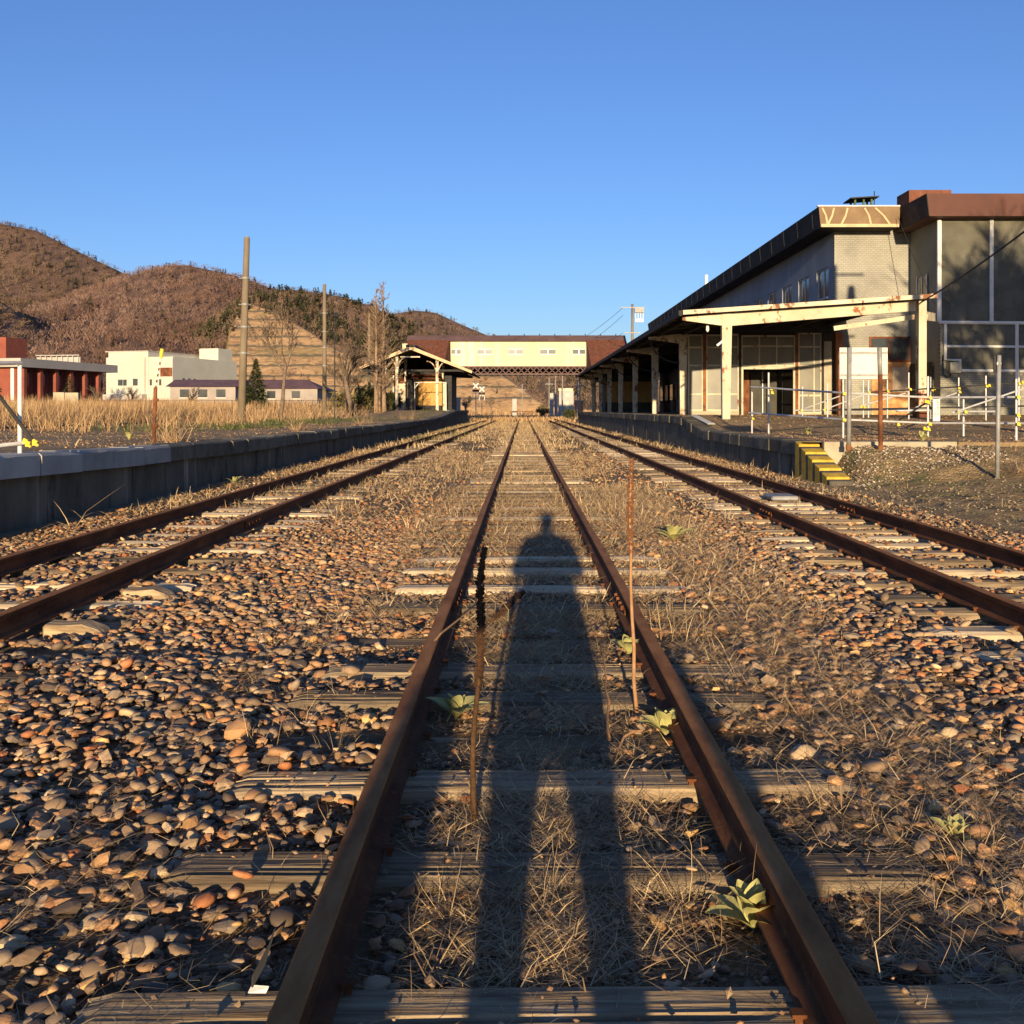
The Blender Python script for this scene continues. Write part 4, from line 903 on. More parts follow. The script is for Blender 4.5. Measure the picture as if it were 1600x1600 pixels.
# inside the doorway
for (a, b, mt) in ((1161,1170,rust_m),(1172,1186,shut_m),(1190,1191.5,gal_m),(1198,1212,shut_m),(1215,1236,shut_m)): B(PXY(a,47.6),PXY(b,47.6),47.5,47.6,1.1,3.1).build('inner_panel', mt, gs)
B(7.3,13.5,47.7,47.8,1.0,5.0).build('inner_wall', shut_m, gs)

# ------------------------------------------------------------------ station canopy
cn = thing('platform_canopy', (7,35.3,1.1), 'long station platform canopy on rusting cream posts and beams', 'canopy')
def cz(x): return 4.62+(x-5.45)*.066
MB().prism([(5.4,34.9,cz(5.4)+.03),(14.1,34.9,cz(14.1)+.03),(14.1,34.9,cz(14.1)+.1),(5.4,34.9,cz(5.4)+.1)], (0,69,0)).build('roof_sheet', darkfascia_m, cn)
MB().prism([(5.45,34.86,cz(5.45)-.06),(14.1,34.86,cz(14.1)-.06),(14.1,34.86,cz(14.1)+.09),(5.45,34.86,cz(5.45)+.09)], (0,-.05,0)).build('front_fascia', creamh_m, cn)
MB().prism([(5.3,34.8,cz(5.4)-.1),(5.42,34.8,cz(5.4)-.1),(5.42,34.8,cz(5.4)+.08),(5.3,34.8,cz(5.4)+.08)], (0,69,0)).build('gutter', dark_m, cn)
for k in range(8):
    y = 35.3+9.5*k
    pm = cream_m if k == 0 else creamh_m
    MB().prism([(6.86,y-.13,1.0),(7.12,y-.13,1.0),(7.19,y-.13,cz(7)-.1),(6.84,y-.13,cz(7)-.1)], (0,.26,0)).build('post', pm, cn)
    MB().prism([(5.5,y-.07,cz(5.5)-.12),(5.5,y-.07,cz(5.5)-.22),(6.85,y-.07,cz(7)-.5),(6.85,y-.07,cz(7)-.08)], (0,.14,0)).build('cantilever_beam', creamh_m, cn)
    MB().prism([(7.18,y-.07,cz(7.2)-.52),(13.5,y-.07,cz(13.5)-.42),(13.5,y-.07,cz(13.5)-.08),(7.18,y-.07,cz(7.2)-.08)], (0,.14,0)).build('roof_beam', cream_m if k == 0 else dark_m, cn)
    if k:
        pts = [(6.86-1.3*math.sin(t*1.57), y, cz(7)-1.35+1.1*(1-math.cos(t*1.57))) for t in np.linspace(0,1,8)]
        MB().tube(pts, .035, 6).build('curved_brace', dark_m, cn)
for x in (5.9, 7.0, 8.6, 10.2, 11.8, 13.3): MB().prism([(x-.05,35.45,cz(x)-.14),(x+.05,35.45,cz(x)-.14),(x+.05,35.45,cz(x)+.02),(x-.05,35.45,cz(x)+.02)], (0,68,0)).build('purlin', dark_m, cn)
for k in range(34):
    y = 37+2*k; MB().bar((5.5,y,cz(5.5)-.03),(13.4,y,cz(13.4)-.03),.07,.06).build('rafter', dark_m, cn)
MB().prism([(13.58,35.15,.7),(13.86,35.15,.7),(13.86,35.15,cz(13.7)+.02),(13.6,35.15,cz(13.7)+.02)], (0,.28,0)).build('end_post', cream_m, cn)
B(13.5,13.95,35.08,35.5,.6,1.3).build('post_base', rust_m, cn)
MB().bar((13.86,35.3,4.55),(15.2,38,4.75),.2,.3).build('tie_beam', creamh_m, cn)
MB().bar((10.8,35.6,4.15),(13.6,35.6,4.55),.1,.16).build('tie_beam', cream_m, cn)
# lamps under the canopy
def lamp(px, py, d, name, label):
    x, z = PXY(px,d), PZ(py,d); t = thing(name, (x,d,z), label, 'lamp')
    MB().tube([(x,d,z+.25),(x,d,z+.02)], [.05,.05], 8).build('holder', dark_m, t); MB().tube([(x,d,z+.05),(x,d,z-.15),(x,d,z-.22)], [.045,.06,.02], 8).build('bulb_glass', whitep_m, t, smooth=True)
    return t
lamp(1105.5, 509, 35.6, 'hanging_lamp', 'small white lamp hanging below the front beam of the station canopy')
t = thing('floodlight', (PXY(1125,35.3),35.3,PZ(535,35.3)), 'small white floodlight clamped to the front canopy post', 'lamp')
MB().bar((PXY(1120,35.2),35.2,PZ(540,35.2)),(PXY(1129,35.2),35.2,PZ(533,35.2)),.09,.07).build('head', whitep_m, t); MB().tube([(PXY(1127,35.2),35.2,PZ(535,35.2)),(6.87,35.25,PZ(531,35.2))], .025, 6).build('bracket', whitep_m, t)
# ochre boarded wall far down the platform
ow = thing('waiting_room', (9,94,1.1), 'ochre boarded waiting room at the far end under the station canopy', 'waiting room')
B(7.6,12.2,94,101,1.1,4.5).build('wall', shut_m, ow)
for k in range(12): B(7.62+k*.38,7.62+k*.38+.36,93.93,94,2.0,3.9).build('board', och_m, ow)

# ------------------------------------------------------------------ footbridge
fb = thing('footbridge', (0,121,0), 'cream covered footbridge with small windows crossing above the tracks', 'footbridge')
YB = 120.
X0, X1 = PXY(704,YB), PXY(915,YB); Z0, Z1 = PZ(572,YB), PZ(533,YB)
wb = [(705.5,720),(746,768.5),(794,817),(844,868),(895,917)]
m = MB(); ops = [(PXY(a,YB),PXY(min(b,914),YB)) for a, b in wb]; wz0, wz1 = PZ(554,YB), PZ(545,YB)
m.box(X0,X1,YB,YB+.2,Z0,wz0); m.box(X0,X1,YB,YB+.2,wz1,Z1); c = X0
for a, b in ops: m.box(c,a,YB,YB+.2,wz0,wz1); c = b
m.box(c,X1,YB,YB+.2,wz0,wz1); m.build('wall', creamb_m, fb)
B(X0,X1,YB+3.8,YB+4,Z0,Z1).build('back_wall', creamb_m, fb)
for a, b in ops:
    f = MB(); f.box(a,b,YB+.02,YB+.1,wz0,wz0+.07); f.box(a,b,YB+.02,YB+.1,wz1-.07,wz1); f.box((a+b)/2-.05,(a+b)/2+.05,YB+.02,YB+.1,wz0+.07,wz1-.07)
    w = f.build('window', gal_m, fb)
    B(a,(a+b)/2-.05,YB+.05,YB+.06,wz0+.07,wz1-.07).build('pane', win_m, w); B((a+b)/2+.05,b,YB+.05,YB+.06,wz0+.07,wz1-.07).build('pane', win_m, w)
for k in range(1, 12):
    x = X0+(X1-X0)*k/12; m = MB(); m.box(x-.03,x+.03,YB-.03,YB-.001,Z0,wz0); m.box(x-.03,x+.03,YB-.03,YB-.001,wz1,Z1); m.build('panel_batten', creamb_m, fb)
XW0, XW1 = PXY(636,YB), PXY(978,YB)
MB().prism([(XW0,YB-.5,Z1-.02),(XW0,YB+4.5,Z1-.02),(XW0,YB+3.0,Z1+.75),(XW0,YB+1.0,Z1+.75)], (XW1-XW0,0,0)).build('roof', brroof_m, fb)
for k in range(14): 
    x = XW0+1+k*(XW1-XW0-2)/13; MB().tube([(x,YB+2,Z1+.7),(x,YB+2,Z1+1.0)], .06, 5).build('roof_finial', dark_m, fb)
ZG = PZ(585.5,YB)
m = MB(); m.box(X0-3,X1+3,YB-.02,YB+.25,ZG,ZG+.15); m.box(X0-3,X1+3,YB-.05,YB+.25,Z0-.15,Z0-.002)
for k in range(30):
    x = X0-3+k*(X1-X0+6)/30; st = (X1-X0+6)/30; m.bar((x,YB+.05,ZG+.15),(x+st,YB+.05,Z0-.15),.09,.09); m.bar((x+st,YB+.05,ZG+.15),(x,YB+.05,Z0-.15),.09,.09)
m.build('lattice_girder', brroof_m, fb)
B(X0-3,X1+3,YB+.5,YB+3.7,Z0-.3,Z0-.01).build('deck', dark_m, fb); B(X0-3,X1+3,YB+3.75,YB+3.95,ZG,Z0-.16).build('far_girder', dark_m, fb)
m = MB()
for px, dd in ((930,112),(652,112)): m.box(PXY(px,120)-.15,PXY(px,120)+.15,YB+1,YB+1.3,1,ZG+.2)
m.build('support', rust_m, fb)
# stair covers going down towards the camera
for (pa, pb) in ((640,702),(916,977)):
    xa, xb = PXY(pa,YB), PXY(pb,YB); dn = 13
    sc_ = MB().prism([(xa,YB-.52,Z1-.05),(xb,YB-.52,Z1-.05),(xb,YB-.52-dn,Z1-5.2),(xa,YB-.52-dn,Z1-5.2)], (0,0,.12)).build('stair_roof', rustsheet_m, fb)
    for k in range(15):
        x = xa+(xb-xa)*k/14; MB().bar((x,YB-.52,Z1+.09),(x,YB-.52-dn,Z1-5.06),.05,.06).build('sheet_rib', rustsheet_m, sc_)
    for x in (xa, xb): MB().prism([(x,YB-.5,Z1-.1),(x,YB-.5-dn,Z1-5.25),(x,YB-.5-dn,Z1-7.2),(x,YB-.5,Z1-2.6)], (.08,0,0)).build('stair_side', creamb_m if x == xa and pa == 640 else rustsheet_m, fb)
B(PXY(629,YB),PXY(641,YB),YB-.2,YB+3.9,PZ(549,YB),PZ(537,YB)).build('end_wall', creamb_m, fb)
B(X0-4,X0,YB+.02,YB+4,Z0,Z1).build('stair_head', rustsheet_m, fb); B(X1,X1+4.4,YB+.02,YB+4,Z0,Z1).build('stair_head', greyw_m, fb)

# ------------------------------------------------------------------ left platform shelter with gable
sh = thing('platform_shelter', (-10.5,98,1.27), 'open timber platform shelter with a low gable roof on the left platform', 'shelter')
YS = 98.; ax, az_ = PXY(643,YS), PZ(545,YS)
eL_, eR_ = (PXY(563,YS), PZ(577,YS)), (PXY(738,YS), PZ(583,YS))
for s, (ex, ez) in ((-1, eL_), (1, eR_)):
    MB().prism([(ax,YS-.6,az_),(ex,YS-.6,ez),(ex,YS-.6,ez+.14),(ax,YS-.6,az_+.14)], (0,19,0)).build('roof_slope', darkfascia_m, sh)
    MB().prism([(ax,YS-.75,az_-.12),(ex,YS-.75,ez-.05),(ex,YS-.75,ez+.2),(ax,YS-.75,az_+.24)], (0,.14,0)).build('barge_board', tanpeel_m, sh)
MB().prism([(eL_[0]+.6,111,eL_[1]-.1),(eR_[0]-.6,111,eR_[1]-.1),(eR_[0]-.6,111,eR_[1]+.1),(ax,111,az_-.02),(eL_[0]+.6,111,eL_[1]+.1)], (0,.1,0)).build('rear_gable', dark_m, sh)
B(PXY(640,111),PXY(706,111),110.9,110.98,1.25,5.3).build('rear_wall', dark_m, sh)
B(ax-.45,ax+.45,YS-.8,YS+18.4,az_+.1,az_+.35).build('ridge_cap', dark_m, sh)
MB().bar((PXY(626,YS),YS-.4,PZ(558,YS)),(PXY(657,YS),YS-.4,PZ(558,YS)),.1,.12).build('gable_tie', creamh_m, sh)
for px in (600, 620, 683):
    x = PXY(px,YS)
    for q in (0, 7.5):
        top = np.interp(x, [eL_[0],ax,eR_[0]], [eL_[1],az_,eR_[1]])-.05
        MB().prism([(x-.13,YS+q,1.2),(x+.13,YS+q,1.2),(x+.13,YS+q,top),(x-.13,YS+q,top)], (0,.24,0)).build('post', creamh_m, sh)
        for s in (-1, 1):
            pts = [(x+s*(.1+.9*(1-math.cos(t*1.57))), YS+q+.1, top-1.3+1.15*math.sin(t*1.57)) for t in np.linspace(0,1,6)]
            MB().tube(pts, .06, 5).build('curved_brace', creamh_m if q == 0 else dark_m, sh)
for q in (0.1, 7.6): MB().bar((eL_[0]+.3,YS+q,eL_[1]-.12),(eR_[0]-.3,YS+q,eL_[1]-.12),.14,.2).build('tie_beam', dark_m, sh)
B(PXY(646,104),PXY(704,104),104,104.12,1.75,4.4).build('back_boarding', och_m, sh)
for k in range(8): 
    xa = PXY(646,104)+k*(PXY(704,104)-PXY(646,104))/8; B(xa+.02,xa+.45,103.96,104,1.75,4.4).build('board', och_m, sh)
B(PXY(646,103.5),PXY(704,103.5),103.5,103.9,1.25,1.75).build('bench', dark_m, sh)
B(PXY(695,99),PXY(706,99),98.8,106,1.25,4.6).build('dark_side_wall', dark_m, sh)
B(PXY(637,103),PXY(646,103),103,103.4,1.25,4.5).build('dark_side_wall', dark_m, sh)
B(PXY(622,105),PXY(636,105),105,105.15,1.25,4.0).build('cream_side_panel', creamh_m, sh)
B(PXY(692,97.8),PXY(697,97.8),97.7,97.9,1.25,PZ(597,97.8)).build('cream_board', cream_m, sh)
f = MB(); xa, xb = PXY(648,97.5), PXY(697,97.5); f.tube([(xa,97.5,1.2),(xa,97.5,PZ(597.5,97.5)),(xb,97.5,PZ(597.5,97.5)),(xb,97.5,1.2)], .05, 6); f.bar((xa,97.5,PZ(606,97.5)),(PXY(655,97.5),97.5,PZ(598,97.5)),.06,.06)
o = f.build('white_pipe_frame', whitep_m); tag(o, 'white pipe frame standing in front of the left platform shelter', 'frame')
o = MB().tube([(PXY(641,97),97,1.2),(PXY(641,97),97,2.4)], .42, 10).build('dark_barrel', dark_m); tag(o, 'dark round barrel beside the doorway of the left platform shelter', 'barrel')

# ------------------------------------------------------------------ poles, posts, signs, fences
def concrete_pole(px, pb, pt, d, rb, label, lean=0):
    x = PXY(px,d); zb = float(zl(d))-.1; ztop = PZ(pt,d)
    t = thing('concrete_pole', (x,d,zb), label, 'pole', 'concrete poles on the left platform')
    MB().tube([(x,d,zb),(x+lean*.5,d,(zb+ztop)/2),(x+lean,d,ztop)], [rb,rb*.86,rb*.72], 12).build('shaft', poleconc_m, t, smooth=True)
    MB().tube([(x+lean,d,ztop),(x+lean,d,ztop+.08)], [rb*.72,rb*.4], 12).build('cap', galg_m, t)
    m = MB()
    for k, f_ in enumerate((.38,.52,.64,.78)):
        z = zb+(ztop-zb)*f_; m.tube([(x+lean*f_,d,z),(x+lean*f_,d,z+.08)], [rb*.98,rb*.98], 12); m.tube([(x+lean*f_-rb*1.5,d-.02,z+.04),(x+lean*f_+rb*1.5,d-.02,z+.04)], .02, 5)
    m.build('steel_band', galg_m, t); return t
concrete_pole(377, 653, 372, 47, .19, 'tallest and nearest concrete pole beside the conifer on the left platform', .26)
concrete_pole(507, 640, 445, 75, .17, 'middle concrete pole standing between two bare trees on the left platform', 0)
concrete_pole(577, 640, 491, 100, .16, 'farthest concrete pole beside the pair of tall larch trees', 0)
t = thing('thin_black_pole', (PXY(523,58),58,.7), 'thin black rod with a round loudspeaker on top, on the left platform', 'pole')
MB().tube([(PXY(523,58),58,.6),(PXY(523,58),58,PZ(493,58))], .035, 6).build('rod', dark_m, t); MB().tube([(PXY(520,58),57.8,PZ(494,58)),(PXY(526,58),58.1,PZ(492,58))], [.06,.17], 8).build('loudspeaker', dark_m, t)
# warning post with striped head
wx0, wd = PXY(240,18.2), 18.2
t = thing('warning_post', (wx0,wd,.72), 'leaning rusty post with red and white striped tip and yellow head', 'post')
def wp(px, py): return (PXY(px,wd), wd, PZ(py,wd))
MB().tube([wp(240,692),wp(243,605)], .035, 8).build('post', rust_m, t)
ps = [wp(243+8*k/10, 607-46*k/10) for k in range(11)]
for k in range(10): MB().tube([ps[k],ps[k+1]], .014, 6).build('stripe', whitep_m if k % 2 else rust_m, t)
MB().tube([wp(251.5,560),wp(252.5,550),wp(253.5,545)], [.025,.035,.03], 8).build('yellow_head', clamp_m, t)
MB().ball(wp(242,666), .06, (1.2,1,.7)).ball(wp(246,625), .03).build('clamp', rust_m, t)
# pipe fences
def pipe_fence(name, label, posts, rails, braces, clamps, zg, pm=gal_m):
    t = thing(name, (posts[0][0],posts[0][1],zg), label, 'fence')
    for (x, y, zb, zt) in posts: MB().tube([(x,y,zb),(x,y,zt)], .024, 8).build('post', pm, t)
    for a, b, mt in rails: MB().tube([a,b], .024, 8).build('rail', mt, t)
    for a, b, mt in braces: MB().tube([a,b], .022, 8).build('brace', mt, t)
    for (x, y, z, k) in clamps:
        m = MB(); m.tube([(x-.03*k,y-.03,z+.03*k),(x+.035*k,y-.035,z-.005)], .028*k, 6); m.ball((x+.035*k,y-.045,z-.04*k), .026*k, (1,.8,1), 6); m.box(x-.035*k,x+.03*k,y-.05,y-.02,z-.045*k,z+.01*k); m.build('clamp', clamp_m, t)
    return t
def Q(px, py, d): return (PXY(px,d), d, PZ(py,d))
fd = {'A':27.4,'B':23.3,'C':23.6,'D':21.6}
posts = [(PXY(1175,28),28,.6,PZ(611,28)),(PXY(1201,27.4),27.4,.6,PZ(582,27.4)),(PXY(1317.5,23.3),23.3,.6,PZ(593,23.3)),(PXY(1450,23.6),23.6,.6,PZ(588,23.6)),(PXY(1505.5,25),25,.6,PZ(624,25)),(PXY(1588,21.6),21.6,.6,PZ(592,21.6)),(PXY(1700,20.8),20.8,.6,PZ(590,20.8))]
rails = [(Q(1173,604.5,27.7),Q(1318,614,23.2),gal_m),(Q(1315,614,23.25),Q(1452,621,23.5),gal_m),(Q(1449,621,23.55),Q(1720,620,20.6),gal_m),
         (Q(1170,645,27.7),Q(1318,655.5,23.2),gal_m),(Q(1315,655.5,23.25),Q(1452,661,23.5),gal_m),(Q(1449,661,23.55),Q(1720,662,20.6),gal_m),(Q(1400,642,26),Q(1452,641,26),gal_m),(Q(1500,643,25),Q(1555,643,24.5),gal_m)]
braces = [(Q(1400,660,24.5),Q(1449,628,23.7),dark_m),(Q(1488,645,25.5),Q(1600,607,24.8),gal_m)]
clamps = []
for px, py, d in ((1204,607,27.3),(1206,613,27.3),(1203,647,27.3),(1206,655,27.3),(1176,653,27.9),(1318,614.5,23.2),(1318,655.5,23.2),(1453,621,23.5),(1446,627,23.5),(1450,628,23.5),(1452,662,23.5),(1444,669,23.5),(1450,670,23.5),(1590,620,21.5),(1590,648,21.5),(1590,662,21.5),(1508,643,24.9),(1403,663,24.4)): clamps.append((*Q(px,py,d), .85))
pipe_fence('pipe_fence', 'scaffold pipe fence with yellow clamps in front of the station yard, nearer row', posts, rails, braces, clamps, .68)
posts = [(PXY(px,d),d,float(yard_z(np.array(PXY(px,d)),np.array(d)))-.05,PZ(pt,d)) for px, pt, d in ((1254,604,36),(1293,599,35.5),(1349,594,35),(1357,594,35),(1386.5,593,34.5),(1420,582,34),(1454,589,34),(1498,590,33.5),(1540.5,587,33),(1592,590,32.5),(1640,588,32))]
rails = [(Q(1360,613,34.8),Q(1620,596.5,32.2),dark_m),(Q(1300,640,35.3),Q(1620,634,32.2),dark_m),(Q(1240,641,36.2),Q(1450,640,34),gal_m)]
braces = [(Q(1258,638,36),Q(1312,619,35.4),gal_m),(Q(1296,637,35.4),Q(1352,616,35),gal_m),(Q(1335,637,35),Q(1420,613,34.2),gal_m),(Q(1416,642,34.2),Q(1500,612,33.5),gal_m)]
clamps = [(*Q(px,py,d), .9) for px, py, d in ((1252,641,35.9),(1288,640,35.4),(1345,635,34.9),(1350,636,34.9),(1358,613,34.8),(1387,611,34.4),(1422,608,33.9),(1456,609,33.9),(1459,607,33.9),(1498,606,33.4),(1499,612,33.4),(1497,643,33.4),(1541,603,32.9),(1545,602,32.9),(1592,599,32.4),(1597,597,32.4),(1597,607,32.4),(1454,636,33.9))]
pipe_fence('pipe_fence', 'scaffold pipe fence with dark upper rail close to the station wall, farther row', posts, rails, braces, clamps, 1.0)
posts = [(PXY(31,12),12,.75,PZ(566,12))]
rails = [(Q(-60,703,11.6),Q(44,691,12),gal_m),(Q(-80,569,11),Q(33,567,12),gal_m)]
pipe_fence('pipe_fence', 'short pipe barrier with a dark diagonal brace at the left edge of the left platform', posts, rails, [(Q(-60,540,11.8),Q(53,691,11.9),dark_m)], [(*Q(42,689,11.85),.7),(*Q(46,693,11.85),.75),(*Q(57,691,11.85),.8)], .8, whitep_m)
# sign boards
d = 19.8; t = thing('sign_board', (PXY(1350,d),d,.6), 'white blank sign board on two posts beside the striped kerb', 'sign')
B(PXY(1313,d),PXY(1388,d),d+.04,d+.07,PZ(592,d),PZ(543,d)).build('board', board_m, t)
for py in (551, 586): B(PXY(1314,d),PXY(1387,d),d+.015,d+.039,PZ(py+1.6,d),PZ(py-1.6,d)).build('stiffener', galg_m, t)
MB().tube([Q(1326,701,d),Q(1327.5,543,d)], .043, 10).build('post', galg_m, t, smooth=True)
MB().tube([Q(1376,702,d),Q(1375.5,585,d)], .042, 10).build('post', rust_m, t, smooth=True); MB().tube([Q(1375.5,586,d),Q(1374.5,543,d)], .041, 10).build('post_top', galg_m, t, smooth=True)
MB().tube([Q(1325.8,703,d),Q(1326,695,d)], .055, 8).build('post_socket', rust_m, t); MB().tube([Q(1376,704,d),Q(1376,696,d)], .055, 8).build('post_socket', rust_m, t)
d = 17.2; t = thing('marker_post', (PXY(1559,d),d,.2), 'grey steel post with a small dark plate standing on the bank', 'post')
MB().tube([Q(1558,748,d),Q(1561,555,d)], .036, 10).build('post', galg_m, t, smooth=True); B(PXY(1554,d),PXY(1559.5,d),d+.03,d+.05,PZ(582,d),PZ(555,d)).build('plate', dark_m, t); MB().tube([Q(1557,568,d),Q(1563.5,568,d)], .03, 6).build('bracket', whitep_m, t)
# notice with red vertical lettering
d = 23.4; x0, x1, z0, z1 = PXY(1457.5,d), PXY(1468.5,d), PZ(658,d), PZ(623.5,d)
t = thing('notice_board', ((x0+x1)/2,d,z0), 'narrow white notice with red vertical characters hung on the pipe fence', 'notice')
B(x0,x1,d-.01,d+.01,z0,z1).build('board', whitep_m, t)
def text_mesh(txt, size, loc, mat, parent, name='lettering'):
    cu = bpy.data.curves.new(name, 'FONT'); cu.body = txt; cu.size = size; cu.align_x = 'CENTER'; cu.align_y = 'TOP'; cu.space_line = .95; cu.extrude = .001
    to = bpy.data.objects.new('tmp_text', cu); COL.objects.link(to); bpy.context.view_layer.update()
    dg = bpy.context.evaluated_depsgraph_get(); me = bpy.data.meshes.new_from_object(to.evaluated_get(dg)); bpy.data.objects.remove(to); me.materials.clear(); me.materials.append(mat)
    v = np.zeros(len(me.vertices)*3, np.float32); me.vertices.foreach_get('co', v); v = v.reshape(-1,3); w_ = np.stack([v[:,0]+loc[0], -v[:,2]+loc[1], v[:,1]+loc[2]], 1); me.vertices.foreach_set('co', w_.ravel().astype(np.float32)); me.update()
    o = link(bpy.data.objects.new(name, me), parent); return o
try:
    text_mesh('関\n係\n者\n以\n外', .075, (x0+(x1-x0)*.7, d-.012, z1-.03), redp_m, t); text_mesh('立\n入\n禁\n止', .065, (x0+(x1-x0)*.28, d-.012, z1-.2), redp_m, t)
except Exception as e: print('text failed', e)
# utility pole far behind the canopy and the near one just right of the frame
def util_pole(x, y, zt, label, near):
    t = thing('utility_pole', (x,y,0), label, 'utility pole')
    MB().tube([(x,y,0),(x,y,zt)], [.19,.13], 10).build('shaft', poleconc_m, t, smooth=True)
    MB().bar((x-1.3,y-.15,zt-.4),(x+1.3,y-.15,zt-.4),.1,.1).build('crossarm', galg_m, t); MB().bar((x-.9,y-.15,zt-3.1),(x+.9,y-.15,zt-3.1),.1,.1).build('crossarm', galg_m, t)
    if near:
        for q in (-.75, .75): MB().tube([(x+q,y-.1,zt-1.5),(x+q,y-.1,zt-.9)], [.2,.14], 8).build('insulator', whitep_m, t)
        return t
    MB().box(x+.25,x+1.2,y-.4,y+.2,zt-.95,zt-.45).build('switch_box', galg_m, t)
    m = MB()
    for k in range(4): m.tube([(x+.35+k*.27,y-.1,zt-.95),(x+.35+k*.27,y-.1,zt-1.5)], .045, 5)
    m.build('insulator', whitep_m, t); B(x+.3,x+1.2,y-.2,y,zt-1.95,zt-1.6).build('transformer_tray', whitep_m, t)
    return t
util_pole(PXY(988,110), 110, PZ(475,110), 'grey utility pole with switchgear rising behind the station canopy', False)
util_pole(13.15, 24.0, CAMZ+9.0, 'utility pole beside the yard that carries the black cable', True)
def cable(name, a, b, sag, r, label, n=14):
    a, b = Vector(a), Vector(b); pts = [a+(b-a)*k/n-Vector((0,0,sag*4*(k/n)*(1-k/n))) for k in range(n+1)]
    o = MB().tube(pts, r, 5).build(name, wire_m); return tag(o, label, 'cable')
cable('overhead_cable', (13.15,24.0,6.6), Q(1440,472,35.1), .12, .028, 'thick black cable running from the canopy post up to the right edge')
cable('thin_wire', Q(1403,338,43.3), Q(1460,475,41.2), .1, .012, 'thin dark wire hanging down the tiled wall between the two roofs')
ux = PXY(988,110); uz = PZ(475,110)
for k, (dz, tx, lab) in enumerate(((-.4,900,'upper thin wire sloping from the utility pole behind the footbridge roof'),(-1.2,918,'middle thin wire sloping from the utility pole to the footbridge'),(-3.1,940,'lowest thin wire from the utility pole to the footbridge end'))):
    cable('power_wire', (ux-1.0,110,uz+dz), (PXY(tx,124),124,PZ(535,124)), .2, .02, lab)
# level crossing furniture
def crossing(px, py, d, label):
    x, z = PXY(px,d), PZ(py,d); t = thing('crossing_signal', (x,d,0), label, 'crossing signal')
    MB().tube([(x,d,0),(x,d,z+.7)], .07, 6).build('post', galg_m, t)
    m = MB(); m.bar((x-.42,d-.1,z-.42),(x+.42,d-.1,z+.42),.16,.04,(0,1,0)); m.bar((x-.42,d-.12,z+.42),(x+.42,d-.12,z-.42),.16,.04,(0,1,0)); m.build('crossed_boards', clamp_m if False else whitep_m, t)
    B(x-.55,x+.55,d-.06,d-.02,z-.95,z-.6).build('lamp_bar', dark_m, t); MB().ball((x-.35,d-.1,z-.78), .16).ball((x+.35,d-.1,z-.78), .16).build('lamp', dark_m, t)
    f = MB(); f.box(x-.5,x+.5,d-.05,d,z-1.2,z-1.1); f.box(x-.5,x-.42,d-.05,d,z-2,z-1.1); f.box(x+.42,x+.5,d-.05,d,z-2,z-1.1); f.build('sign_frame', whitep_m, t)
crossing(743.5, 603, 165, 'level crossing signal nearest the shelter with white crossed boards'); crossing(753, 608, 180, 'second level crossing signal with white crossed boards just behind the first')
t = thing('relay_hut', (8.2,185,0), 'small grey hut with a cream parapet beyond the footbridge', 'hut')
B(6.5,9.1,184,188,0,PZ(611,185)).build('wall', greyw_m, t); B(6.4,9.0,183.9,188,PZ(611,185)+.002,PZ(607,185)).build('parapet', creamb_m, t); B(7.6,8.4,183.9,183.99,PZ(620,185),PZ(615,185)).build('window', creamb_m, t); B(7.5,8.2,183.9,183.99,.4,PZ(628,185)).build('door', creamb_m, t)
pl_ = 0
for (px, pt, d, lab) in ((868,572,170,'slim pole left of the small grey hut'),(879,575,178,'slim pole in front of the small grey hut'),(906,590,150,'slim white pole at the far end of the station canopy'),(902,592,155,'slim grey pole just left of the canopy end'),(858,590,190,'short slim pole beyond the middle track'),(816,600,210,'short post at the crossing beyond the middle rails')):
    o = MB().tube([(PXY(px,d),d,0),(PXY(px,d),d,PZ(pt,d))], .09, 6).bar((PXY(px,d)-.8,d-.1,PZ(pt,d)-1.2),(PXY(px,d)+.8,d-.1,PZ(pt,d)-1.2),.1,.1).build('signal_pole', galg_m); tag(o, lab, 'pole')
for (px, py, d, w_, h_, mt, lab) in ((804,629,205,.9,1.4,greyw_m,'small cream equipment box at the crossing'),(862,622,176,.6,1.6,greyw_m,'tall cream cabinet left of the grey hut'),(905,632,160,1.2,1.1,orange_m,'orange box at the end of the right platform'),(712,629,140,1.2,1.2,greyw_m,'pale box behind the left platform end'),(869,625,170,.5,1.3,greyw_m,'narrow white cabinet beside the slim poles')):
    x = PXY(px,d); z = max(PZ(py,d),.6); t = thing('equipment_box', (x,d,0), lab, 'cabinet'); B(x-w_/2,x+w_/2,d,d+w_,-.05,z+h_/2).build('body', mt, t, bevel=.03); B(x-w_/2-.06,x+w_/2+.06,d-.06,d+w_+.06,z+h_/2+.002,z+h_/2+.08).build('lid', galg_m, t)
o = B(PXY(798,204),PXY(833,204),204,204.1,.9,1.05); o.box(PXY(798,204),PXY(798.8,204),204,204.1,0,.9); o.box(PXY(832,204),PXY(833,204),204,204.1,0,.9); o = o.build('crossing_barrier', rust_m); tag(o, 'low rusty barrier across the middle track at the crossing', 'barrier')
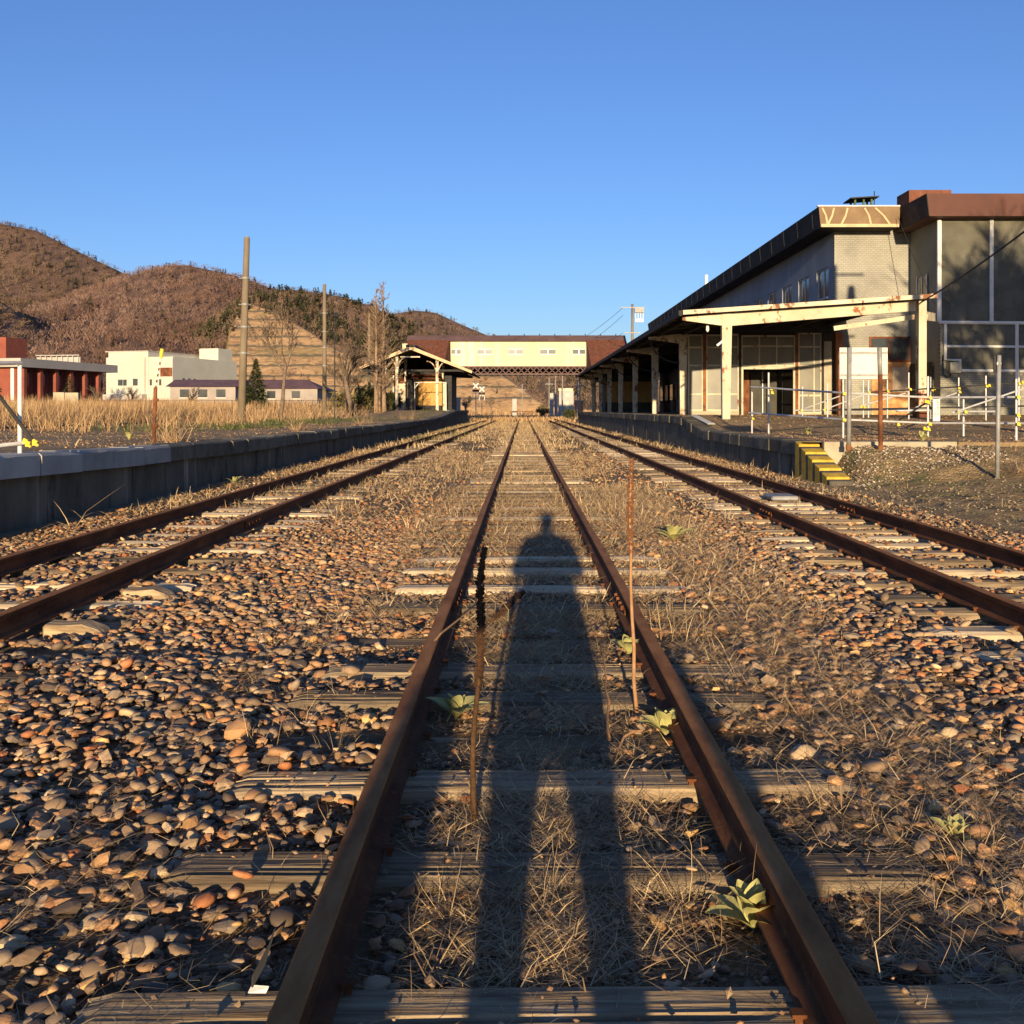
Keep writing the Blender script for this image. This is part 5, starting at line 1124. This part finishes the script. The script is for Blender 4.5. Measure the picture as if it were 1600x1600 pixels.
# ------------------------------------------------------------------ buildings on the left
rd = thing('red_building', (-50,95,.9), 'red brick school like building with a pale flat roof band', 'building')
RA = R(-10); rp = (-46.6, 95.0)
def rbx(name, mat, *a, par=None): return MB().box(*a).rot(RA, rp).build(name, mat, par or rd)
rbx('wall', redb_m, -70,-47.8,96,110,.3,5.3); rbx('roof_band', greyw_m, -71,-46.6,95,111,5.31,6.12)
for k in range(6):
    y = 96.05+k*2.4
    rbx('column', redb_m, -47.8,-47.0,y,y+.42,.3,5.3)
    w = rbx('window', win_m, -47.799,-47.74,y+.75,y+2.0,3.6,5.1); rbx('window_frame', whitep_m, -47.74,-47.68,y+.95,y+1.1,3.6,5.1, par=w)
for k in range(5): rbx('column', redb_m, -66+k*3.2,-65.4+k*3.2,95.4,96,.3,5.3)
rbx('downpipe', whitep_m, -48.3,-47.98,95.9,96,.5,5.3)
rbx('tower', redb_m, -75,-52.6,101,104.2,5.5,PZ(525.5,101))
m = MB()
for k in range(9): m.box(-53+k*.62,-52.95+k*.62,106,106.05,6.12,7.0)
m.box(-53,-47.9,106,106.05,6.95,7.02); m.rot(RA, rp).build('roof_railing', gal_m, rd); rbx('roof_panel', greyw_m, -53,-47.9,106.2,106.3,6.12,6.8)
wb_ = thing('white_building', (-55,152,.9), 'cream white box shaped building with small windows in front of the hill', 'building')
pv = (PXY(271,150), 150.0); AR = R(-16)
def wbx(name, mat, x0,x1,y0,y1,z0,z1,par=None): return MB().box(pv[0]+x0,pv[0]+x1,150+y0,150+y1,z0,z1).rot(AR, pv).build(name, mat, par or wb_)
wbx('wall', white_m, -11.6,0,0,17,.5,9.1); wbx('upper_wall', white_m, -11.2,-4.3,.0,14,9.11,9.9); wbx('stair_tower', white_m, -3.6,-.2,12,16,9.11,11.0)
for (x, z, w_, h_) in ((-9.5,4.9,.8,.9),(-8.6,4.9,.6,.9),(-6.9,4.9,.8,1.0),(-4.0,4.9,.35,.9),(-2.4,4.9,.35,.9)): wbx('window', win_m, x,x+w_,-.06,.001,z,z+h_)
wbx('brown_panel', rust_m, -2.2,-.2,-.07,.001,6.2,7.5)
for y in (2.2,3.6,5.0,10,11.6,13.2): wbx('window', win_m, -.001,.06,y,y+.5,4.7,6.0)
wbx('parapet_cap', greyw_m, -11.7,-4.2,-.1,14.1,9.9,10.05); wbx('downpipe', greyw_m, -4.9,-4.75,-.12,-.001,.5,9.0); wbx('downpipe', greyw_m, -.1,-.001,-.15,-.02,.5,9.0); wbx('base_course', greyw_m, -4.5,.04,-.04,-.001,.5,2.0)
for x in (-8.9,-6.6,-4.3,-2.1): wbx('panel_joint', greyw_m, x,x+.05,-.02,-.0005,3.7,9.05)
wbx('grey_base', greyw_m, -11.3,-4.5,-1.2,.0,.5,3.6)
housew_m = PM('house_wall', [(.3,(.26,.22,.2)),(.7,(.36,.31,.28))], .6, .9)
def house(px0, px1, d, zr, ze, label, hip=True):
    x0, x1 = PXY(px0,d), PXY(px1,d); zr, ze = PZ(zr,d), PZ(ze,d); t = thing('house', ((x0+x1)/2,d,.8), label, 'house')
    B(x0+.4,x1-.4,d+.4,d+6,.5,ze+.1).build('wall', housew_m, t)
    h = (x1-x0)*.18 if hip else 0.
    MB().add([(x0,d,ze),(x1,d,ze),(x1,d+6.4,ze),(x0,d+6.4,ze),(x0+h,d+3.2,zr),(x1-h,d+3.2,zr)], [(0,1,5,4),(1,2,5),(2,3,4,5),(3,0,4),(0,3,2,1)]).build('roof', purp_m, t)
    for k in range(3): 
        x = x0+(x1-x0)*(.25+.25*k); w = B(x-.5,x+.5,d+.34,d+.399,ze-1.2,ze-.3).build('window', win_m, t); B(x-.56,x+.56,d+.3,d+.34,ze-1.28,ze-1.2).build('sill', whitep_m, w)
    return t
house(258, 372, 112, 592, 604, 'low house with plum roof and white gable left of the tallest pole', False)
house(345, 500, 122, 592, 607, 'low house with plum hipped roof behind the conifer')
house(425, 515, 128, 602, 611, 'small grey outbuilding behind the middle concrete pole')
t = thing('field_fence', (-40,88,.9), 'thin dark wire fence along the far edge of the dry grass field', 'fence')
for k in range(22): 
    x = -46+k*1.5; MB().tube([(x,88,.6),(x,88,2.15)], .03, 5).build('post', dark_m, t)
for z in (1.2,1.65,2.1): MB().tube([(-46,88,z),(-14.5,88,z)], .018, 4).build('wire', dark_m, t)
o = B(PXY(83,86),PXY(100,86),86,86.4,.6,PZ(613,86)); o.box(PXY(101,86),PXY(122,86),86,86.4,.6,PZ(613.5,86)); o = o.build('concrete_block_wall', conc_l); tag(o, 'low pale concrete wall half hidden by the dry grass', 'wall')

# ------------------------------------------------------------------ trees
def branch_tree(base, H, r0, seed, mode='spread', depth=4, nb=5):
    r = random.Random(seed); segs = []
    def grow(p, d, L, rad, dep):
        n = 3 if dep > 1 else 2; pts = [p]
        for k in range(n):
            d = (d+Vector((r.gauss(0,.12),r.gauss(0,.12),r.gauss(0,.06)))).normalized()
            p = p+d*(L/n); pts.append(p)
        r1 = rad*(.62 if dep > 0 else .3); segs.append((dep, pts, [rad+(r1-rad)*k/n for k in range(n+1)]))
        if dep == 0: return
        for k in range(nb if dep > 1 else nb+2):
            t = r.uniform(.35, 1.0); q = pts[min(int(t*n), n-1)].lerp(pts[min(int(t*n)+1, n)], t*n-int(t*n) if t < 1 else 1)
            a = r.uniform(0, 6.28); sp = r.uniform(.4, .95)
            nd = (d+Vector((math.cos(a)*sp, math.sin(a)*sp, r.uniform(.0,.45)))).normalized()
            grow(q, nd, L*r.uniform(.45,.7), rad*r.uniform(.38,.55), dep-1)
    if mode == 'spread': grow(Vector(base), Vector((r.gauss(0,.05),0,1)), H*.48, r0, depth)
    else:                 # larch: straight stem with many thin upswept branches
        top = Vector(base)+Vector((r.gauss(0,.1),0,H)); n = 10
        pts = [Vector(base).lerp(top, k/n)+Vector((r.gauss(0,.03),r.gauss(0,.03),0)) for k in range(n+1)]; segs.append((9, pts, [r0*(1-.93*k/n) for k in range(n+1)]))
        for k in range(90):
            t = .18+.8*(k/90)+r.uniform(-.01,.01); q = Vector(base).lerp(top, t); a = r.uniform(0,6.28); L = H*.2*(1.05-t)**.7*r.uniform(.6,1.2); u = .7+.5*t
            d = Vector((math.cos(a),math.sin(a),u)).normalized(); e = q+d*L; mid = q.lerp(e,.5)-Vector((0,0,L*.06)); segs.append((2, [q,mid,e], [r0*.16*(1.1-t),r0*.1*(1.1-t),.006]))
            for s in range(6):
                f = r.uniform(.25,1); qq = q.lerp(e,f); dd = (d+Vector((r.gauss(0,.5),r.gauss(0,.5),r.gauss(.1,.3)))).normalized(); segs.append((0, [qq, qq+dd*L*r.uniform(.2,.45)], [.012,.005]))
    return segs
def bare_tree(base, H, r0, seed, label, mode='spread', depth=4, nb=5, bm=None, minr=.006, group=None):
    t = thing('bare_tree', base, label, 'tree', group); segs = branch_tree(base, H, r0, seed, mode, depth, nb)
    tr = MB(); cr = MB(); mx = max(s[0] for s in segs)
    for dep, pts, rad in segs:
        rad = [max(k, minr) for k in rad]
        if dep >= mx: tr.tube(pts, rad, 9)
        else: cr.tube(pts, rad, 5 if dep >= mx-1 else 3, cap=False)
    tr.build('trunk', bm or bark_m, t, smooth=True); cr.build('crown', bm or bark_m, t, smooth=True); return t
bare_tree((PXY(438,60),60,.7), 7.0, .13, 3, 'slender pale bare tree right of the conifer on the left platform', depth=4, nb=4, minr=.012)
bare_tree((PXY(553,74),74,.7), 6.2, .24, 5, 'dark forked bare tree left of the shelter', depth=4, nb=4, minr=.012)
bare_tree((PXY(541,84),84,.75), 7.5, .14, 9, 'thin twiggy bare tree behind the dark forked one', depth=4, nb=5, minr=.016)
bare_tree((PXY(588,80),80,.85), 10.0, .2, 7, 'tall bare larch just left of the shelter, the left one of the pair', 'larch', bm=bark2_m, minr=.017)
bare_tree((PXY(598,82),82,.85), 10.8, .27, 8, 'tall bare larch just left of the shelter, the right and thicker one of the pair', 'larch', bm=bark2_m, minr=.017)
bare_tree((PXY(206,95),95,.8), 3.6, .1, 12, 'low bare bush in front of the white building', depth=3, nb=6)
bare_tree((PXY(292,90),90,.8), 3.2, .1, 13, 'low bare bush in front of the white gable of the plum roofed house', depth=3, nb=6)
bare_tree((PXY(150,93),93,.8), 3.0, .1, 14, 'low dark bare bush at the right end of the red building', depth=3, nb=6)
bare_tree((PXY(70,130),130,.8), 9.5, .2, 15, 'bare tree rising behind the roof of the red building', depth=4, nb=4, minr=.02)
for k, (px, d, H, s) in enumerate(((1005,125,7.5,31),(1016,135,8.5,32),(770,230,5,33),(728,170,4.5,34),(885,260,7,35))):
    bare_tree((PXY(px,d),d,0), H, .15, s, ['bare tree seen between the canopy posts','taller bare tree seen through the canopy, right of the other','low bare tree beyond the crossing under the footbridge','scrubby bare tree right of the shelter end','bare tree behind the small grey hut'][k], depth=3, nb=5, minr=.02)
# trees behind the viewer that shade the wing wall
for k, (x, y, H, s) in enumerate(((19.4,14,14.0,41),(21.8,12,14.6,42),(24.8,15,14,43))):
    bare_tree((x,y,.5), H, .24, s, ['bare tree right of the view, nearest the yard','bare tree right of the view, between two others','bare tree right of the view, farthest from the tracks'][k], depth=4, nb=7, minr=.024)
def conifer(px, d, zb, H, Wd, label, seed, n=1500):
    r = np.random.default_rng(seed); x = PXY(px,d); t = thing('conifer_tree', (x,d,zb), label, 'tree')
    MB().tube([(x,d,zb),(x,d,zb+H*.97)], [.12*H/5,.02], 7).build('trunk', bark_m, t)
    f = r.uniform(0,1,n)**1.35; z = zb+.1*H+f*.9*H; tier = .75+.25*np.abs(np.sin(f*22)); rad = Wd/2*(1.02-f)*tier*r.uniform(.35,1.05,n); a = r.uniform(0,6.28,n)
    c = np.stack([x+np.cos(a)*rad, d+np.sin(a)*rad, z-rad*.25], 1); out = np.stack([np.cos(a),np.sin(a),np.full(n,-.25)],1)
    sd_ = np.stack([-np.sin(a),np.cos(a),r.normal(0,.4,n)],1); L = (.1+.16*(1-f))*H/5*r.uniform(.7,1.4,n); w = L*.42
    V = np.stack([c-sd_*w[:,None], c+sd_*w[:,None], c+out*L[:,None]*1.5+r.normal(0,.03,(n,3))], 1).reshape(-1,3); F = np.arange(3*n).reshape(-1,3)
    col = np.array([(.06,.075,.025),(.09,.1,.035),(.12,.12,.05),(.045,.055,.02)])[r.integers(0,4,n)]
    npmesh('crown', V, F, weed_m, np.repeat(col,3,0), parent=t); return t
conifer(400, 80, .7, 4.6, 2.6, 'dense green conifer beside the tallest concrete pole', 1, 2600)
conifer(108, 92, .7, 3.7, 1.9, 'small green conifer in front of the red building', 2, 1200)
conifer(-12, 88, .7, 4.4, 2.4, 'dark conifer cut off by the left edge of the view', 4, 900)
for k, (px, d, H) in enumerate(((482,150,5.6),(428,150,5.4),(450,152,5.0))): conifer(px, d, .9, H, 3, ['small conifer behind the plum roof, rightmost of three','small conifer behind the plum roof, leftmost of three','small conifer behind the plum roof, middle of three'][k], 5+k, 500)
def bush(px, d, zb, H, Wd, label, seed, cols, n=900):
    r = np.random.default_rng(seed); x = PXY(px,d); t = thing('bush', (x,d,zb), label, 'bush')
    m = MB()
    for k in range(7): a = r.uniform(0,6.28); m.tube([(x,d,zb),(x+math.cos(a)*Wd*.3,d+math.sin(a)*Wd*.3,zb+H*.8)], [.04,.01], 5)
    m.build('stem', bark_m, t)
    u = r.normal(size=(n,3)); u /= np.linalg.norm(u,axis=1)[:,None]; rr = r.uniform(.3,1,n)**.5*(.75+.25*np.sin(u[:,0]*5+seed)*np.cos(u[:,2]*4)); c = u*rr[:,None]*np.array([Wd/2,Wd/2,H/2])+np.array([x,d,zb+H/2])
    s1 = r.normal(size=(n,3)); s2 = r.normal(size=(n,3)); L = H*.07
    V = np.stack([c, c+s1*L, c+s2*L],1).reshape(-1,3); col = np.array(cols)[r.integers(0,len(cols),n)]
    npmesh('leaves', V, np.arange(3*n).reshape(-1,3), weed_m, np.repeat(col,3,0), parent=t); return t
GB = [(.05,.06,.02),(.08,.09,.03),(.035,.042,.015)]; OB = [(.2,.15,.06),(.15,.13,.05),(.24,.19,.09)]
bush(615, 99.5, 1.2, 2.0, 2.2, 'dark evergreen bush growing inside the left part of the shelter', 1, GB)
bush(571, 90, .8, 3.0, 2.6, 'olive bush at the foot of the farthest concrete pole', 2, OB+GB)
bush(535, 92, .8, 2.6, 2.6, 'yellowish bush between the middle pole and the dark forked tree', 3, OB)
bush(607, 90, .9, 1.4, 1.6, 'low olive bush right of the larch pair', 4, OB+GB)
bush(848, 190, 0, 2.4, 3.4, 'straggly pale bush beyond the crossing right of the middle track', 5, OB)
bush(890, 140, 0, 1.6, 2.4, 'dark low bush at the far end of the right platform', 6, GB)

# ------------------------------------------------------------------ plants on the track
def leafmesh(L, Wd, curl, seed):
    r = random.Random(seed); n = 9; vs = []; fs = []
    for k in range(n+1):
        t = k/n; w = Wd*(math.sin(min(1, t)**1.15*math.pi)**.8)*.5+.002; x = L*t; z = curl*L*math.sin(t*1.9)-.25*L*t*t
        for j in (-1,-.5,0,.5,1): vs.append((x, w*j, z+j*j*w*.28+r.uniform(-.0015,.0015)))
    for k in range(n):
        for j in range(4): fs.append((k*5+j,k*5+j+1,(k+1)*5+j+1,(k+1)*5+j))
    return vs, fs
def mullein(px, py, d, size, label, seed, nl=13, zf=None):
    x = PXY(px,d); z = zf(x,d) if zf else float(ground_z(np.array([x]),np.array([d]))[0]); r = random.Random(seed)
    t = thing('mullein_plant', (x,d,z), label, 'plant', 'mullein rosettes among the tracks')
    for k in range(nl):
        f = k/(nl-1); a = k*2.399+r.uniform(-.2,.2); el = R(24+58*f+r.uniform(-10,10)); L = size*(1-.35*f)*r.uniform(.8,1.1)
        vs, fs = leafmesh(L, L*r.uniform(.38,.5), r.uniform(.05,.2), seed*50+k); Mx = Matrix.Translation((x,d,z+.01))@Matrix.Rotation(a,4,'Z')@Matrix.Rotation(-el,4,'Y')
        MB().add([Mx@Vector(v) for v in vs], fs).build('leaf', leaf_m, t, smooth=True)
    return t
mullein(712,1110,4.55,.17,'pale green mullein rosette against the left rail of the middle track',1)
mullein(1040,1145,4.3,.16,'yellow green mullein rosette against the right rail, just behind the fallen stalk',2)
mullein(1178,1455,2.72,.165,'large leafed green mullein closest to the camera, leaning on the right rail',3,14)
mullein(1495,1308,3.2,.1,'very small bright green mullein at the right among stones',4,8)
mullein(1052,845,10.6,.26,'mullein rosette right of the middle track beyond the tall reddish stalk',5)
mullein(983,1018,5.7,.15,'small mullein beside the foot of the tall reddish stalk',6,9)
mullein(366,752,19.0,.22,'pale mullein at the foot of the left platform wall',7,9)
mullein(1442,692,20.9,.3,'mullein at the edge of the yard below the pipe fence',8,9,lambda x,y: .68)
mullein(1262,678,26,.3,'small mullein growing on the right platform by the fence start',9,9,lambda x,y: .68)
mullein(202,675,20.5,.24,'wide pale rosette lying on the left platform left of the warning post',10,9,lambda x,y: .72)
def spike(name, base, top, r_stem, s0, r_head, label, sm, hm, seed, n=320):
    base, top = Vector(base), Vector(top); r = random.Random(seed); t = thing(name, base, label, 'dead stalk')
    pts = [base.lerp(top, k/8)+Vector((r.gauss(0,.006),r.gauss(0,.006),0)) for k in range(9)]
    MB().tube(pts, [r_stem*(1-.5*k/8) for k in range(9)], 7).build('stem', sm, t, smooth=True)
    m = MB(); ax_ = (top-base).normalized(); u = ax_.orthogonal().normalized(); w = ax_.cross(u)
    for k in range(n):
        f = s0+(1-s0)*r.random(); a = r.uniform(0,6.28); rr = r_head*(1 if f < .9 else .65)*r.uniform(.5,1.)
        q = f*8; i = min(int(q),7); p = pts[i].lerp(pts[i+1], q-i)+(u*math.cos(a)+w*math.sin(a))*rr; m.ball(p, r_head*r.uniform(.3,.5), (1,1,1.3), 4)
    tag(m.build('seed_head', hm, t), kind='stuff'); return t
spike('dead_mullein_stalk', (PXY(737,3.35),3.35,-.04), (PXY(756,3.42),3.42,PZ(856,3.42)), .011, .5, .0135, 'dark dead mullein stalk with thick seed spike standing between the rails', stalk_m, seed_m, 1, 420)
spike('dead_mullein_stalk', (PXY(990,4.6),4.6,-.03), (PXY(985,4.75),4.75,PZ(717,4.75)), .0095, .62, .014, 'tall thin reddish dead stalk by the right rail', PM('tan_stalk', [(.3,(.26,.13,.06)),(.7,(.42,.24,.12))], 30, .9), seed2_m, 2, 240)
spike('dead_mullein_stalk', (PXY(953,4.2),4.2,-.03), (PXY(940,4.4),4.4,PZ(1000,4.4)), .007, .8, .006, 'short bare dead stalk left of the tall reddish one', MATS['tan_stalk'], seed2_m, 3, 20)
spike('fallen_stalk', (PXY(768,6.3),6.3,.03), (PXY(817,7.2),7.2,.05), .012, .1, .02, 'fallen dark stalk lying across the sleepers in the shadow', stalk_m, seed_m, 4, 160)
o = MB().tube([(PXY(640,5.0),5.0,.05),(PXY(690,5.4),5.35,.16),(PXY(735,5.9),5.8,.19)], [.007,.006,.004], 6).build('dry_twig', MATS['tan_stalk']); tag(o, 'thin dry twig leaning over the left rail of the middle track', 'twig')
o = MB().tube([(PXY(962,3.95),3.95,-.02),(PXY(967,4.02),4.02,.0),(PXY(975,4.1),4.1,.02),(PXY(988,4.15),4.15,.025),(PXY(1004,4.18),4.18,.02)], [.002,.004,.005,.007,.004], 6).build('fallen_root', MATS['tan_stalk']); tag(o, 'pale curved dry root lying beside the mullein near the right rail', 'twig')
# feather by the left rail
t = thing('feather', (PXY(400,2.3),2.3,0), 'dark feather with a pale tip beside the left rail in the foreground', 'feather')
fx, fz_ = PXY(392,2.32), PZ(1546,2.32)
MB().prism([(fx,2.32,fz_),(fx+.018,2.36,fz_+.03),(fx+.028,2.42,fz_+.085),(fx+.02,2.40,fz_+.06),(fx-.003,2.34,fz_+.02)], (.004,.002,.003)).build('vane', dark_m, t)
MB().prism([(fx-.004,2.31,fz_-.003),(fx+.035,2.315,fz_-.006),(fx+.04,2.32,fz_+.004),(fx,2.325,fz_+.004)], (0,.003,.002)).build('tip', whitep_m, t)

# ------------------------------------------------------------------ buffer stop, photographer (behind the viewpoint, they cast the shadows in view)
bsx = .1; YBf = -1.7
t = thing('buffer_stop', (bsx,YBf,0), 'low track end buffer posts standing on the middle rails behind the viewpoint', 'buffer stop')
for s in (-1, 1):
    x = bsx+s*GA-.02
    MB().prism([(x-.12,YBf-.1,0),(x+.19,YBf-.1,0),(x+.05,YBf-.1,.95),(x-.1,YBf-.1,.95)], (0,.2,0)).build('upright', wood_m, t, bevel=.02); MB().bar((x,YBf-1.0,.05),(x,YBf-.08,.8),.1,.12).build('brace', rail_m, t)
B(bsx-.9,bsx+.9,YBf-.28,YBf-.1,.12,.34).build('cross_timber', wood_m, t)
o = B(.86,1.75,-1.35,-1.1,-.05,.48).build('shadow_timber', wood_m, None, bevel=.02); tag(o, 'unseen timber block added beside the buffer posts to shade the near right ground', 'timber')  # made-up block out of view, added for the shadow at lower right
# person: one skinned body, holding the phone that is the camera
pt_ = thing('person', (.02,-.42,0), 'person in a dark jacket holding a phone at chest height between the rails', 'person')
J = {}; E = []; Rr = []; Vs = []
def j(name, p, r_, par=None):
    J[name] = len(Vs); Vs.append((p[0]+.02, p[1]-.42, p[2]-.03)); Rr.append(r_)
    if par: E.append((J[par], J[name]))
j('pel',(0,0,.95),(.23,.15)); j('wai',(0,-.01,1.12),(.22,.13),'pel'); j('che',(0,0,1.32),(.215,.13),'wai'); j('coa',(0,0,.74),(.2,.14),'pel'); j('cob',(0,0,.55),(.2,.13),'coa'); j('nek',(0,0,1.5),(.075,.075),'che'); j('jaw',(0,.03,1.575),(.07,.08),'nek'); j('hed',(0,.02,1.66),(.085,.1),'jaw'); j('top',(0,.01,1.73),(.06,.07),'hed')
for s, n in ((-1,'l'),(1,'r')):
    j('hip'+n,(s*.12,0,.86),(.14,.14),'pel'); j('kne'+n,(s*.135,.02,.58),(.125,.12),'hip'+n); j('shn'+n,(s*.14,.0,.5),(.075,.075),'kne'+n); j('ank'+n,(s*.145,0,.1),(.055,.06),'shn'+n); j('toe'+n,(s*.15,.16,.05),(.045,.035),'ank'+n)
    j('sho'+n,(s*.2,0,1.42),(.08,.08),'che'); j('elb'+n,(s*.27,.03,1.13),(.06,.06),'sho'+n); j('wri'+n,(s*.1,.3,1.27),(.033,.033),'elb'+n); j('pal'+n,(s*.075,.355,1.31),(.035,.022),'wri'+n)
    for q in range(4):
        j('f1%s%d' % (n,q),(s*(.07-.004*q),.385,1.345+.0-.018*q),(.009,.009),'pal'+n); j('f2%s%d' % (n,q),(s*(.045),.405-.002*q,1.35-.018*q),(.0085,.0085),'f1%s%d' % (n,q)); j('f3%s%d' % (n,q),(s*(.028),.4,1.348-.018*q),(.0075,.0075),'f2%s%d' % (n,q))
    j('t1'+n,(s*.055,.365,1.345),(.011,.011),'pal'+n); j('t2'+n,(s*.035,.368,1.365),(.009,.009),'t1'+n)
me = bpy.data.meshes.new('body'); me.from_pydata(Vs, E, []); bo_ = link(bpy.data.objects.new('body', me), pt_); bo_['label'] = 'dark jacket, trousers and shoes, arms raised in front'
sk = bo_.modifiers.new('skin', 'SKIN'); 
for i, r_ in enumerate(Rr): me.skin_vertices[0].data[i].radius = r_
me.skin_vertices[0].data[J['pel']].use_root = True; sk.use_smooth_shade = True; me.materials.append(cloth_m)
bo_.modifiers.new('sub', 'SUBSURF').levels = 1; bo_.modifiers['sub'].render_levels = 1
MB().ball((.02,-.41,1.66), .115, (.82,.95,1.08), 12).build('hair', cloth_m, pt_, smooth=True)
m = MB(); m.ball((.02,-.385,1.63), .1, (.8,.95,1.15), 12); m.ball((.02,-.285,1.62), .018, (1,1.2,1.4), 6); m.ball((-.06,-.4,1.63), .025, (.4,1,1.3), 6); m.ball((.1,-.4,1.63), .025, (.4,1,1.3), 6); m.build('face', skin_m, pt_, smooth=True)
ph = B(-.04,.08,-.04,-.031,1.235,1.375).build('phone', dark_m); tag(ph, 'dark phone held in both hands at the viewpoint', 'phone')
